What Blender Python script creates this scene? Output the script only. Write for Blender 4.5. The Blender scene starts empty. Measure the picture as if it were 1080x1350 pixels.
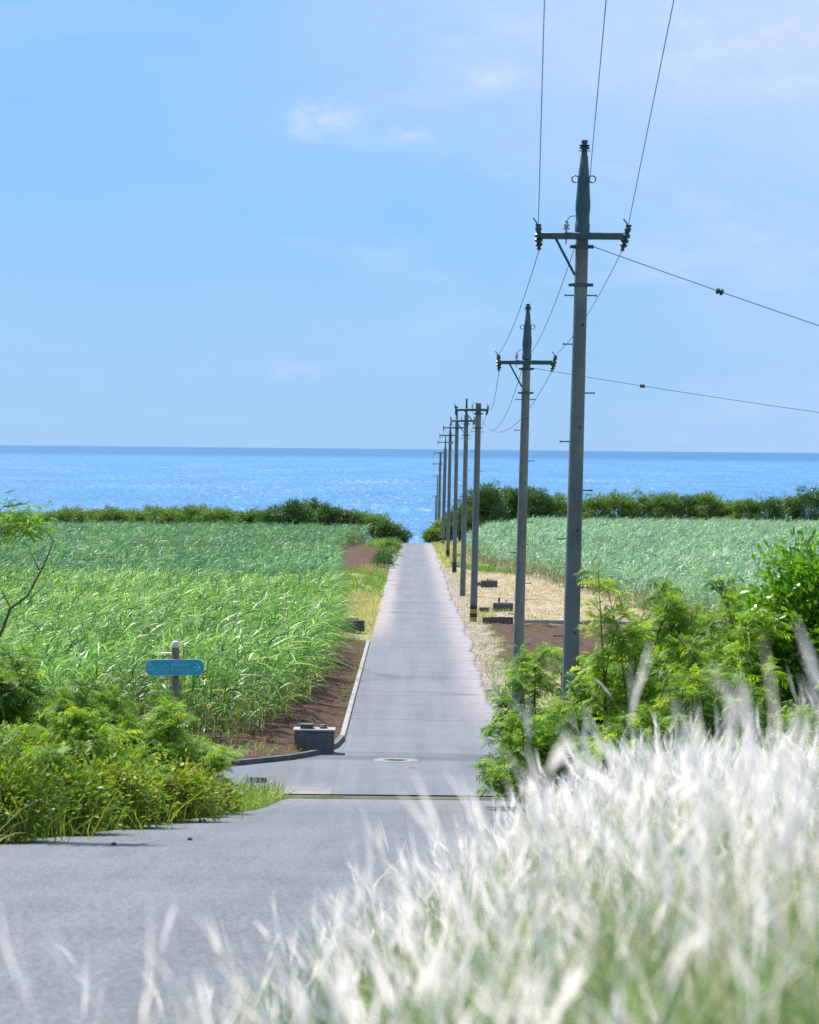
import bpy, math, random
import numpy as np
from mathutils import Matrix, Vector

rng = np.random.default_rng(11)
random.seed(5)
SC = bpy.context.scene
COL = SC.collection
R = math.radians

# ------------------------------------------------------------------ camera
cam_d = bpy.data.cameras.new('camera')
cam = bpy.data.objects.new('camera', cam_d)
COL.objects.link(cam)
cam_d.sensor_fit = 'HORIZONTAL'
cam_d.sensor_width = 24.0
cam_d.lens = 85.0
cam_d.clip_start = 0.2
cam_d.clip_end = 200000
CAMROT = Matrix.Rotation(R(90 - 1.26), 4, 'X') @ Matrix.Rotation(R(0.55), 4, 'Z')
cam.matrix_world = CAMROT
cam_d.dof.use_dof = True
cam_d.dof.focus_distance = 75
cam_d.dof.aperture_fstop = 3.6
SC.camera = cam


def P(px, py, D):
    """world point seen at photo pixel (px,py) whose distance ahead is D metres"""
    v = CAMROT.to_3x3() @ Vector(((px - 540) / 3825, -(py - 675) / 3825, -1))
    v = v * (D / v.y)
    return np.array((v.x, v.y, v.z))


# ------------------------------------------------------------------ noise
def vnoise(x, y, seed=0):
    x = np.asarray(x, float); y = np.asarray(y, float)
    xi = np.floor(x).astype(np.int64); yi = np.floor(y).astype(np.int64)
    fx = x - xi; fy = y - yi
    fx = fx * fx * (3 - 2 * fx); fy = fy * fy * (3 - 2 * fy)

    def h(a, b):
        n = np.sin(a * 127.1 + b * 311.7 + seed * 74.7) * 43758.5453
        return n - np.floor(n)
    return ((h(xi, yi) * (1 - fx) + h(xi + 1, yi) * fx) * (1 - fy)
            + (h(xi, yi + 1) * (1 - fx) + h(xi + 1, yi + 1) * fx) * fy)


def fbm(x, y, seed=0):
    return .55 * vnoise(x, y, seed) + .3 * vnoise(x * 2.1, y * 2.1, seed + 1) + .15 * vnoise(x * 4.3, y * 4.3, seed + 2)


def sstep(a, b, x):
    t = np.clip((x - a) / (b - a), 0, 1)
    return t * t * (3 - 2 * t)


# ------------------------------------------------------------------ terrain shape
YS = [-40, 0, 52, 56, 62, 84, 330, 370, 440, 500, 600, 700, 760, 900]
ZS = [2.9, -1.2, -6.53, -6.80, -6.90, -7.19, -10.78, -12.2, -14.8, -17, -21.5, -28, -33, -40]


def RZ(y):
    return np.interp(y, YS, ZS)


def edge_r(y):
    return np.interp(y, [-40, 0, 6, 8, 14, 21, 30, 45, 56, 70, 90, 400],
                     [-2, -.8, -.75, -.62, -.30, .35, 1.2, 2.25, 2.55, 2.5, 2.45, 2.6])


def edge_l(y):
    return np.interp(y, [-40, 0, 8, 20, 33, 42, 52, 56, 56.01, 400],
                     [-13, -9, -7.5, -6, -4.75, -3.7, -2.7, -2.3, -1.5, -1.5])


def side_top(x):
    return np.interp(x, [-40, -8, -3.9, -2.5, -1.9, -1.6, -1.5], [57.5, 61.2, 62.4, 64.2, 65.6, 67.4, 69.5])


def on_road(x, y, grow=0.0):
    a = (x > edge_l(y) - grow) & (x < edge_r(y) + grow) & (y < 430)
    b = (x > -40) & (x <= -1.5 + grow) & (y > 56.9 - grow) & (y < side_top(x) + grow)
    return a | b


def gz(x, y, fine=True):
    x = np.asarray(x, float); y = np.asarray(y, float)
    z = RZ(y)
    er = edge_r(y)
    bank = .48 * sstep(.1, 1.7, x - er) * (1 - sstep(24, 44, y))
    right = .9 * sstep(5, 14, x) * sstep(135, 220, y)
    left = .12 * sstep(.3, 1.5, edge_l(y) - x)
    off = sstep(.2, 1.0, np.maximum(x - er, edge_l(y) - x))
    off = np.where(on_road(x, y, .3), 0, off)
    z = z + (bank + right + left) * np.where(on_road(x, y, .15), 0, 1) + off * .14 * (fbm(x * .8, y * .8, 3) - .5) - .02
    return z


# ------------------------------------------------------------------ mesh helpers
def link_mesh(name, V, F, mat, parent=None, tone=None, smooth=False, colattr=None):
    """V (N,3) array, F (M,4) int array of quads"""
    me = bpy.data.meshes.new(name)
    V = np.ascontiguousarray(V, np.float32); F = np.ascontiguousarray(F, np.int32)
    me.vertices.add(len(V)); me.vertices.foreach_set('co', V.ravel())
    me.loops.add(F.size); me.loops.foreach_set('vertex_index', F.ravel())
    me.polygons.add(len(F))
    me.polygons.foreach_set('loop_start', np.arange(0, F.size, F.shape[1], dtype=np.int32))
    if smooth:
        me.polygons.foreach_set('use_smooth', np.ones(len(F), bool))
    if tone is not None:
        a = me.attributes.new('tone', 'FLOAT', 'POINT')
        a.data.foreach_set('value', np.ascontiguousarray(tone, np.float32))
    if colattr is not None:
        a = me.attributes.new('cover', 'FLOAT_COLOR', 'POINT')
        a.data.foreach_set('color', np.ascontiguousarray(colattr, np.float32).ravel())
    me.update(calc_edges=True)
    me.validate()
    if mat is not None:
        me.materials.append(mat)
    o = bpy.data.objects.new(name, me)
    COL.objects.link(o)
    if parent is not None:
        o.parent = parent
    return o


class MB:
    """collects shapes, builds ONE mesh object"""
    def __init__(s):
        s.v = []; s.f = []

    def add(s, v, f):
        n = len(s.v); s.v += [tuple(map(float, q)) for q in v]; s.f += [tuple(i + n for i in q) for q in f]

    def box(s, c, size, rz=0, bev=0.0, taper=1.0):
        hx, hy, hz = (q / 2 for q in size)
        b = min(bev, hx * .9, hy * .9, hz * .9)
        ca, sa = math.cos(rz), math.sin(rz)

        def ring(z, ix):
            t = taper if z > 0 else 1
            pts = []
            for sx, sy in ((1, 1), (-1, 1), (-1, -1), (1, -1)):
                X, Y = (hx * t - ix) * sx, (hy * t - ix) * sy
                if b > 0:
                    q = [(X, Y - b * sy), (X - b * sx, Y)]
                    if sx * sy < 0: q = q[::-1]
                    pts += q
                else:
                    pts.append((X, Y))
            return [(c[0] + x * ca - y * sa, c[1] + x * sa + y * ca, c[2] + z) for x, y in pts]
        rings = [ring(-hz, 0), ring(hz - b, 0), ring(hz, b)] if b > 0 else [ring(-hz, 0), ring(hz, 0)]
        n = len(rings[0]); v = [p for r_ in rings for p in r_]; f = []
        for k in range(len(rings) - 1):
            for i in range(n):
                j = (i + 1) % n
                f.append((k * n + i, k * n + j, (k + 1) * n + j, (k + 1) * n + i))
        f.append(tuple(range((len(rings) - 1) * n, len(rings) * n))); f.append(tuple(reversed(range(n))))
        s.add(v, f)

    def tube(s, pts, rad, n=8, caps=True):
        pts = [Vector(p) for p in pts]
        if not hasattr(rad, '__len__'): rad = [rad] * len(pts)
        v = []; f = []
        ref = None
        for i, p in enumerate(pts):
            t = (pts[min(i + 1, len(pts) - 1)] - pts[max(i - 1, 0)])
            t = t.normalized() if t.length > 0 else Vector((0, 0, 1))
            if ref is None:
                ref = Vector((1, 0, 0)) if abs(t.x) < .9 else Vector((0, 1, 0))
            u = (ref - t * ref.dot(t)).normalized(); w = t.cross(u); ref = u
            for k in range(n):
                a = 2 * math.pi * k / n
                v.append(p + (u * math.cos(a) + w * math.sin(a)) * rad[i])
        for i in range(len(pts) - 1):
            for k in range(n):
                l = (k + 1) % n
                f.append((i * n + k, i * n + l, (i + 1) * n + l, (i + 1) * n + k))
        if caps:
            f.append(tuple(reversed(range(n)))); f.append(tuple(range((len(pts) - 1) * n, len(pts) * n)))
        s.add(v, f)

    def lathe(s, a, b, prof, n=12):
        """prof: list of (t 0..1 along a->b, radius); repeated t allowed"""
        a = Vector(a); b = Vector(b); t = (b - a).normalized()
        ref = Vector((1, 0, 0)) if abs(t.x) < .9 else Vector((0, 1, 0))
        u = (ref - t * ref.dot(t)).normalized(); w = t.cross(u)
        v = []; f = []
        for q, r_ in prof:
            p = a + (b - a) * q
            for k in range(n):
                an = 2 * math.pi * k / n
                v.append(p + (u * math.cos(an) + w * math.sin(an)) * r_)
        m = len(prof)
        for i in range(m - 1):
            for k in range(n):
                l = (k + 1) % n
                f.append((i * n + k, i * n + l, (i + 1) * n + l, (i + 1) * n + k))
        f.append(tuple(reversed(range(n)))); f.append(tuple(range((m - 1) * n, m * n)))
        s.add(v, f)

    def ring(s, c, R_, r_, axis='y', n=16, m=6):
        pts = []
        for k in range(n + 1):
            a = 2 * math.pi * k / n
            if axis == 'y': pts.append((c[0] + R_ * math.cos(a), c[1], c[2] + R_ * math.sin(a)))
            else: pts.append((c[0] + R_ * math.cos(a), c[1] + R_ * math.sin(a), c[2]))
        s.tube(pts, r_, m, caps=False)

    def build(s, name, mat, parent=None, smooth=True, origin=None):
        me = bpy.data.meshes.new(name)
        v = s.v
        if origin is not None:
            v = [(a - origin[0], b - origin[1], c - origin[2]) for a, b, c in v]
        me.from_pydata(v, [], s.f); me.materials.append(mat)
        if smooth:
            me.polygons.foreach_set('use_smooth', [True] * len(me.polygons))
            try: me.set_sharp_from_angle(angle=R(35))
            except Exception: pass
        me.update()
        o = bpy.data.objects.new(name, me); COL.objects.link(o)
        if parent is not None: o.parent = parent
        elif origin is not None: o.location = origin
        return o


def empty(name, loc, label, cat, group=None):
    o = bpy.data.objects.new(name, None); COL.objects.link(o); o.location = tuple(map(float, loc))
    o.empty_display_size = .3
    tag(o, label, cat, group)
    return o


def tag(o, label=None, cat=None, group=None, kind=None):
    if label: o['label'] = label
    if cat: o['category'] = cat
    if group: o['group'] = group
    if kind: o['kind'] = kind
    return o


# ------------------------------------------------------------------ materials
def node_mat(name):
    m = bpy.data.materials.new(name); m.use_nodes = True
    nt = m.node_tree; nt.nodes.clear()
    out = nt.nodes.new('ShaderNodeOutputMaterial')
    return m, nt, out


def N(nt, typ, **kw):
    n = nt.nodes.new(typ)
    for k, v in kw.items():
        if k in n.inputs.keys() if isinstance(k, str) else False:
            n.inputs[k].default_value = v
        else:
            setattr(n, k, v)
    return n


def ramp(nt, stops):
    r_ = nt.nodes.new('ShaderNodeValToRGB')
    e = r_.color_ramp.elements
    e[0].position, e[0].color = stops[0][0], (*stops[0][1], 1)
    e[1].position, e[1].color = stops[-1][0], (*stops[-1][1], 1)
    for p, c in stops[1:-1]:
        q = e.new(p); q.color = (*c, 1)
    return r_


def mixc(nt, fac, a, b, blend='MIX'):
    m = nt.nodes.new('ShaderNodeMix'); m.data_type = 'RGBA'; m.blend_type = blend
    for sock, val in ((m.inputs[0], fac), (m.inputs[6], a), (m.inputs[7], b)):
        if hasattr(val, 'is_linked'): nt.links.new(val, sock)
        elif isinstance(val, (int, float)): sock.default_value = val
        else: sock.default_value = (*val, 1)
    return m.outputs[2]


def noise(nt, scale, detail=4, rough=.55, vec=None):
    n = nt.nodes.new('ShaderNodeTexNoise')
    n.inputs['Scale'].default_value = scale; n.inputs['Detail'].default_value = detail
    n.inputs['Roughness'].default_value = rough
    if vec is not None: nt.links.new(vec, n.inputs['Vector'])
    return n.outputs['Fac']


def mapr(nt, v, a, b, c, d):
    m = nt.nodes.new('ShaderNodeMapRange')
    nt.links.new(v, m.inputs[0])
    for i, q in enumerate((a, b, c, d)): m.inputs[i + 1].default_value = q
    return m.outputs[0]


def objco(nt):
    return nt.nodes.new('ShaderNodeTexCoord').outputs['Object']


def leaf_mat(name, stops, transl=.4, rough=.45, spec=.4, tcol=(1.25, 1.25, .55), patch=None):
    m, nt, out = node_mat(name)
    at = nt.nodes.new('ShaderNodeAttribute'); at.attribute_name = 'tone'
    r_ = ramp(nt, stops); nt.links.new(at.outputs['Fac'], r_.inputs[0])
    c = r_.outputs[0]
    co = objco(nt)
    sc, amt = patch or (.35, .35)
    v = mapr(nt, noise(nt, sc, 3, .6, co), .3, .7, 1 - amt, 1 + amt)
    hs = nt.nodes.new('ShaderNodeHueSaturation'); nt.links.new(v, hs.inputs['Value']); nt.links.new(c, hs.inputs['Color'])
    c = hs.outputs[0]
    p = nt.nodes.new('ShaderNodeBsdfPrincipled')
    nt.links.new(c, p.inputs['Base Color'])
    p.inputs['Roughness'].default_value = rough
    p.inputs['Specular IOR Level'].default_value = spec
    t = nt.nodes.new('ShaderNodeBsdfTranslucent')
    nt.links.new(mixc(nt, 1.0, c, tcol, 'MULTIPLY'), t.inputs['Color'])
    x = nt.nodes.new('ShaderNodeMixShader'); x.inputs[0].default_value = transl
    nt.links.new(p.outputs[0], x.inputs[1]); nt.links.new(t.outputs[0], x.inputs[2])
    nt.links.new(x.outputs[0], out.inputs[0])
    return m


def solid_mat(name, c1, c2, scale=4, rough=.7, metal=0, bump=.0, bscale=40, spec=.5):
    m, nt, out = node_mat(name)
    co = objco(nt)
    f = mapr(nt, noise(nt, scale, 6, .65, co), .3, .7, 0, 1)
    p = nt.nodes.new('ShaderNodeBsdfPrincipled')
    nt.links.new(mixc(nt, f, c1, c2), p.inputs['Base Color'])
    p.inputs['Roughness'].default_value = rough; p.inputs['Metallic'].default_value = metal
    p.inputs['Specular IOR Level'].default_value = spec
    if bump:
        b = nt.nodes.new('ShaderNodeBump'); b.inputs['Strength'].default_value = bump; b.inputs['Distance'].default_value = .02
        nt.links.new(noise(nt, bscale, 4, .6, co), b.inputs['Height']); nt.links.new(b.outputs[0], p.inputs['Normal'])
    nt.links.new(p.outputs[0], out.inputs[0])
    return m


def asphalt_mat(name, c_lo, c_hi, dust, gs=55, vs=70, gc=.38, crack=.5):
    m, nt, out = node_mat(name)
    co = objco(nt)
    big = mapr(nt, noise(nt, .35, 4, .6, co), .3, .7, 0, 1)
    mp = nt.nodes.new('ShaderNodeMapping'); mp.inputs['Scale'].default_value = (2.2, .07, 1); nt.links.new(co, mp.inputs['Vector'])
    streak = mapr(nt, noise(nt, 1.0, 4, .6, mp.outputs[0]), .35, .68, 0, 1)
    mp2 = nt.nodes.new('ShaderNodeMapping'); mp2.inputs['Scale'].default_value = (.06, .35, 1); nt.links.new(co, mp2.inputs['Vector'])
    band = mapr(nt, noise(nt, 1.0, 3, .6, mp2.outputs[0]), .4, .65, 0, 1)
    grit = noise(nt, gs, 3, .75, co)
    vor = nt.nodes.new('ShaderNodeTexVoronoi'); vor.inputs['Scale'].default_value = vs; nt.links.new(co, vor.inputs['Vector'])
    c = mixc(nt, big, c_lo, c_hi)
    s_ = nt.nodes.new('ShaderNodeMath'); s_.operation = 'MULTIPLY'; nt.links.new(streak, s_.inputs[0]); s_.inputs[1].default_value = .45
    c = mixc(nt, s_.outputs[0], c, tuple(q * 1.28 for q in c_hi))
    s2 = nt.nodes.new('ShaderNodeMath'); s2.operation = 'MULTIPLY'; nt.links.new(band, s2.inputs[0]); s2.inputs[1].default_value = .16
    c = mixc(nt, s2.outputs[0], c, tuple(q * .75 for q in c_lo))
    at = nt.nodes.new('ShaderNodeAttribute'); at.attribute_name = 'tone'
    ad = nt.nodes.new('ShaderNodeMath'); ad.operation = 'MULTIPLY'
    nt.links.new(at.outputs['Fac'], ad.inputs[0])
    nt.links.new(mapr(nt, noise(nt, 1.6, 5, .7, co), .25, .55, .25, 1), ad.inputs[1])
    c = mixc(nt, ad.outputs[0], c, dust)
    mpj = nt.nodes.new('ShaderNodeMapping'); mpj.inputs['Scale'].default_value = (.035, .17, 1); nt.links.new(co, mpj.inputs['Vector'])
    jn = noise(nt, 1.0, 1, .5, mpj.outputs[0])
    ja = nt.nodes.new('ShaderNodeMath'); ja.operation = 'SUBTRACT'; nt.links.new(jn, ja.inputs[0]); ja.inputs[1].default_value = .5
    jb = nt.nodes.new('ShaderNodeMath'); jb.operation = 'ABSOLUTE'; nt.links.new(ja.outputs[0], jb.inputs[0])
    c = mixc(nt, mapr(nt, jb.outputs[0], .001, .009, crack, 0), c, tuple(q * .45 for q in c_lo))
    g = mapr(nt, grit, .25, .75, 1 - gc, 1 + gc)
    hs = nt.nodes.new('ShaderNodeHueSaturation'); nt.links.new(g, hs.inputs['Value']); nt.links.new(c, hs.inputs['Color'])
    sp = mapr(nt, vor.outputs['Distance'], .0, .6, 1.35, .75)
    hs2 = nt.nodes.new('ShaderNodeHueSaturation'); nt.links.new(sp, hs2.inputs['Value']); nt.links.new(hs.outputs[0], hs2.inputs['Color'])
    p = nt.nodes.new('ShaderNodeBsdfPrincipled'); nt.links.new(hs2.outputs[0], p.inputs['Base Color'])
    p.inputs['Roughness'].default_value = .8; p.inputs['Specular IOR Level'].default_value = .3
    b = nt.nodes.new('ShaderNodeBump'); b.inputs['Strength'].default_value = .5; b.inputs['Distance'].default_value = .01
    nt.links.new(vor.outputs['Distance'], b.inputs['Height']); nt.links.new(b.outputs[0], p.inputs['Normal'])
    nt.links.new(p.outputs[0], out.inputs[0])
    return m


def ground_mat():
    m, nt, out = node_mat('ground')
    co = objco(nt)
    at = nt.nodes.new('ShaderNodeAttribute'); at.attribute_name = 'cover'
    g1 = mapr(nt, noise(nt, 3.0, 6, .75, co), .3, .7, .4, 1.55)
    g2 = mapr(nt, noise(nt, 9, 5, .8, co), .25, .75, .5, 1.5)
    hs = nt.nodes.new('ShaderNodeHueSaturation'); nt.links.new(g1, hs.inputs['Value']); nt.links.new(at.outputs['Color'], hs.inputs['Color'])
    hs2 = nt.nodes.new('ShaderNodeHueSaturation'); nt.links.new(g2, hs2.inputs['Value']); nt.links.new(hs.outputs[0], hs2.inputs['Color'])
    p = nt.nodes.new('ShaderNodeBsdfPrincipled'); nt.links.new(hs2.outputs[0], p.inputs['Base Color'])
    p.inputs['Roughness'].default_value = .95; p.inputs['Specular IOR Level'].default_value = .15
    b = nt.nodes.new('ShaderNodeBump'); b.inputs['Strength'].default_value = .9; b.inputs['Distance'].default_value = .08
    nt.links.new(noise(nt, 7, 6, .7, co), b.inputs['Height']); nt.links.new(b.outputs[0], p.inputs['Normal'])
    nt.links.new(p.outputs[0], out.inputs[0])
    return m


def sea_mat():
    m, nt, out = node_mat('sea')
    co = objco(nt)

    def mapped(sx, sy):
        q = nt.nodes.new('ShaderNodeMapping'); q.inputs['Scale'].default_value = (sx, sy, 1); nt.links.new(co, q.inputs['Vector'])
        return q.outputs[0]
    swell = noise(nt, 1, 4, .6, mapped(.02, .004))
    c = mixc(nt, mapr(nt, swell, .35, .65, 0, 1), (.023, .122, .272), (.038, .152, .312))
    # white caps and sun glitter, painted as pale streaks into the water colour
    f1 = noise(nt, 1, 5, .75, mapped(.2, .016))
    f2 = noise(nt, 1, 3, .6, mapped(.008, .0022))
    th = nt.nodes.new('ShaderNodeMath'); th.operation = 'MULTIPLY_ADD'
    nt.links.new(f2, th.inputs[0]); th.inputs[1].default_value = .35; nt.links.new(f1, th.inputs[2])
    caps_glitter = mapr(nt, th.outputs[0], .72, .86, 0, .85)
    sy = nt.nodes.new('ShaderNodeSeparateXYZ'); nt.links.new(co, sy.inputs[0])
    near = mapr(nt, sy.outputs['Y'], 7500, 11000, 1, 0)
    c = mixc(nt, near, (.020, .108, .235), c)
    fo = nt.nodes.new('ShaderNodeMath'); fo.operation = 'MULTIPLY'; nt.links.new(caps_glitter, fo.inputs[0]); nt.links.new(near, fo.inputs[1])
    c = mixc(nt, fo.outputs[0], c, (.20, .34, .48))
    f3 = noise(nt, 1, 3, .7, mapped(.55, .05))  # finer layer of sun glitter, painted as pale specks in the base colour
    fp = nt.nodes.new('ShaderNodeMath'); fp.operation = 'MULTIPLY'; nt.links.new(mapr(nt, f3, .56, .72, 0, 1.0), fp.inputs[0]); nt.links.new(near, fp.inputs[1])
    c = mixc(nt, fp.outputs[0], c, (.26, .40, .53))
    p = nt.nodes.new('ShaderNodeBsdfPrincipled'); nt.links.new(c, p.inputs['Base Color'])
    p.inputs['Roughness'].default_value = .5; p.inputs['Specular IOR Level'].default_value = .12
    b = nt.nodes.new('ShaderNodeBump'); b.inputs['Strength'].default_value = 1.0; b.inputs['Distance'].default_value = 1.5
    nt.links.new(noise(nt, 1, 6, .7, mapped(.25, .12)), b.inputs['Height']); nt.links.new(b.outputs[0], p.inputs['Normal'])
    nt.links.new(p.outputs[0], out.inputs[0])
    return m


M = {}
M['ground'] = ground_mat()
M['asphalt'] = asphalt_mat('asphalt', (.098, .108, .136), (.142, .152, .185), (.30, .265, .275))
M['asphalt_near'] = asphalt_mat('coarse_asphalt', (.092, .101, .122), (.122, .132, .158), (.19, .185, .195), 24, 40, .85, 0.0)
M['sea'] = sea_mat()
M['concrete'] = solid_mat('concrete', (.18, .18, .18), (.30, .295, .29), 5, .85, 0, .4, 30)
M['collar'] = solid_mat('collar_concrete', (.13, .13, .135), (.24, .235, .235), 6, .9, 0, .4, 40)
M['old_concrete'] = solid_mat('weathered_concrete', (.045, .052, .058), (.125, .125, .12), 3, .9, 0, .5, 25)
M['pole'] = solid_mat('pole_concrete', (.075, .095, .10), (.165, .18, .18), 1.3, .75, 0, .25, 30)
M['steel'] = solid_mat('galvanised_steel', (.03, .065, .085), (.06, .105, .125), 6, .5, .5)
M['dark_steel'] = solid_mat('dark_steel', (.03, .055, .068), (.07, .10, .115), 8, .5, .3)
M['porcelain'] = solid_mat('porcelain', (.30, .29, .28), (.45, .43, .40), 9, .3)
M['cable'] = solid_mat('cable', (.03, .085, .10), (.05, .12, .135), 3, .5)
M['iron'] = solid_mat('iron', (.055, .06, .068), (.10, .105, .11), 12, .6, .4, .4, 60)
M['wood'] = solid_mat('weathered_wood', (.09, .06, .045), (.22, .17, .14), 9, .85, 0, .5, 30)
M['wood_cap'] = solid_mat('bleached_wood', (.48, .46, .44), (.62, .60, .58), 12, .8)
M['sign_blue'] = solid_mat('sign_blue', (.022, .25, .39), (.04, .33, .48), 5, .5)
M['sign_edge'] = solid_mat('sign_edge', (.26, .46, .54), (.36, .56, .62), 8, .6)
M['sign_ink'] = solid_mat('sign_lettering', (.16, .48, .66), (.25, .58, .74), 9, .6)
M['yellow'] = solid_mat('yellow_band', (.30, .22, .03), (.42, .31, .05), 6, .7)
M['black'] = solid_mat('black_band', (.012, .014, .018), (.03, .03, .035), 6, .7)
M['rust_red'] = solid_mat('rust_red', (.16, .03, .03), (.24, .05, .04), 12, .7)
M['moss'] = solid_mat('mossy_gutter', (.036, .046, .022), (.075, .08, .052), 2.2, .95, 0, .6, 20)
M['stone'] = solid_mat('stone', (.03, .03, .028), (.07, .065, .06), 12, .9)
M['bark'] = solid_mat('bark', (.055, .042, .035), (.11, .085, .07), 7, .9, 0, .4, 25)
M['dry_stem'] = solid_mat('dry_stem', (.16, .11, .07), (.26, .20, .13), 7, .9)

M['cane_near'] = leaf_mat('cane_leaf_near', [(0, (.035, .11, .038)), (.45, (.16, .325, .09)), (.8, (.38, .52, .25)), (.9, (.42, .54, .30)), (.92, (.26, .19, .10)), (1, (.33, .25, .14))],
                          .42, .42, .4, (1.2, 1.25, .6), (.22, .3))
M['cane_far'] = leaf_mat('cane_leaf_blue', [(0, (.035, .125, .065)), (.5, (.115, .265, .135)), (.85, (.28, .43, .26)), (.92, (.22, .17, .09)), (1, (.30, .23, .12))],
                         .38, .45, .35, (1.15, 1.25, .7), (.10, .28))
M['cane_right'] = leaf_mat('cane_leaf_pale', [(0, (.07, .18, .11)), (.5, (.21, .37, .25)), (.85, (.41, .55, .42)), (.92, (.22, .14, .08)), (1, (.28, .19, .10))],
                           .36, .45, .35, (1.15, 1.25, .8), (.12, .22))
M['feather'] = leaf_mat('feathery_leaf', [(0, (.055, .155, .02)), (.5, (.15, .31, .034)), (.85, (.29, .45, .05)), (1, (.42, .50, .07))], .5, .5, .3, (1.4, 1.3, .45), (.7, .3))
M['glossy'] = leaf_mat('glossy_leaf', [(0, (.05, .16, .018)), (.5, (.12, .28, .024)), (1, (.24, .40, .035))], .32, .35, .5, (1.4, 1.35, .4), (1.2, .25))
M['weed'] = leaf_mat('weed_leaf', [(0, (.08, .17, .025)), (.5, (.16, .26, .035)), (.8, (.26, .33, .05)), (.96, (.34, .34, .07)), (1, (.26, .17, .05))], .42, .5, .3, (1.35, 1.2, .45), (.9, .3))
M['coast'] = leaf_mat('coastal_leaf', [(0, (.085, .17, .05)), (.5, (.15, .26, .07)), (1, (.23, .34, .10))], .3, .5, .3, (1.3, 1.25, .5), (.3, .3))
M['coast_dark'] = leaf_mat('dark_coastal_leaf', [(0, (.035, .10, .035)), (.5, (.07, .16, .046)), (1, (.13, .24, .07))], .25, .45, .4, (1.3, 1.25, .5), (.3, .3))
M['grass'] = leaf_mat('verge_grass', [(0, (.08, .19, .03)), (.4, (.14, .28, .05)), (.6, (.24, .34, .10)), (.75, (.40, .37, .20)), (1, (.52, .45, .32))], .42, .5, .3, (1.25, 1.2, .55), (.5, .2))
M['plume'] = leaf_mat('plume_grass', [(0, (.07, .18, .03)), (.3, (.14, .29, .06)), (.42, (.28, .38, .15)), (.5, (.45, .43, .30)), (.56, (.74, .68, .64)), (.8, (.92, .865, .85)), (1, (.97, .925, .92))], .55, .6, .2, (1.05, 1.01, .99), (1.3, .06))


# ------------------------------------------------------------------ ribbons (leaves)
def unit(v):
    return v / np.maximum(np.linalg.norm(v, axis=-1, keepdims=True), 1e-9)


PROFS = {
    'blade': lambda t: np.clip(np.minimum(.45 + t * 2.2, 1.0) * (1 - t ** 2.2), .03, 1),
    'leaf': lambda t: np.clip(np.sin(np.pi * np.clip(t, 0, 1) ** .85) ** .8, .08, 1),
    'oval': lambda t: np.clip(np.sin(np.pi * np.clip(t * .92 + .06, 0, 1)) ** .6, .1, 1),
    'stem': lambda t: 1 - .5 * t,
}


class Leaves:
    def __init__(s):
        s.V = []; s.F = []; s.T = []; s.n = 0

    def add(s, base, d, L, W, bend, tone, seg=2, prof='leaf', flat=None):
        """base,d,bend (N,3); L,W,tone (N)"""
        n = len(L)
        if n == 0: return
        t = np.linspace(0, 1, seg + 1)
        p = base[:, None] + d[:, None] * (L[:, None] * t)[..., None] + bend[:, None] * (L[:, None] * t ** 2)[..., None]
        tg = unit(d[:, None] + 2 * bend[:, None] * t[None, :, None])
        ref = unit(rng.normal(size=(n, 3))) if flat is None else flat
        sd = unit(np.cross(tg, ref[:, None]))
        w = (W[:, None] * PROFS[prof](t)[None] / 2)[..., None]
        v = np.stack([p - sd * w, p + sd * w], 2).reshape(n, -1, 3)
        k = np.arange(seg) * 2
        q = np.stack([k, k + 1, k + 3, k + 2], 1)
        m = 2 * (seg + 1)
        f = (np.arange(n) * m)[:, None, None] + q[None]
        s.V.append(v.reshape(-1, 3)); s.F.append(f.reshape(-1, 4) + s.n); s.T.append(np.repeat(tone, m))
        s.n += n * m

    def build(s, name, mat, parent=None):
        V = np.concatenate(s.V)
        if parent is not None: V = V - np.array(parent.location)
        return link_mesh(name, V, np.concatenate(s.F), mat, parent, np.concatenate(s.T))


def rdir(n, el_lo, el_hi, az=None):
    a = rng.uniform(0, 2 * np.pi, n) if az is None else az
    e = np.radians(rng.uniform(el_lo, el_hi, n))
    return np.stack([np.cos(e) * np.cos(a), np.cos(e) * np.sin(a), np.sin(e)], 1)


def in_poly(x, y, poly):
    c = np.zeros(len(x), bool); j = len(poly) - 1
    for i in range(len(poly)):
        xi, yi = poly[i]; xj, yj = poly[j]
        k = ((yi > y) != (yj > y)) & (x < (xj - xi) * (y - yi) / (yj - yi + 1e-12) + xi)
        c ^= k; j = i
    return c


def scatter(poly, density, wedge=True, wob=0.0):
    xs = [p[0] for p in poly]; ys = [p[1] for p in poly]
    A = (max(xs) - min(xs)) * (max(ys) - min(ys))
    n = int(A * density)
    x = rng.uniform(min(xs), max(xs), n); y = rng.uniform(min(ys), max(ys), n)
    xx = x + (fbm(x * .5, y * .18, 9) - .5) * wob * 2
    yy = y + (fbm(x * .3 + 40, y * .2, 19) - .5) * wob * 2
    k = in_poly(xx, yy, poly)
    if wedge: k &= np.abs(x) < .143 * y + 5
    return x[k], y[k]


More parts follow.
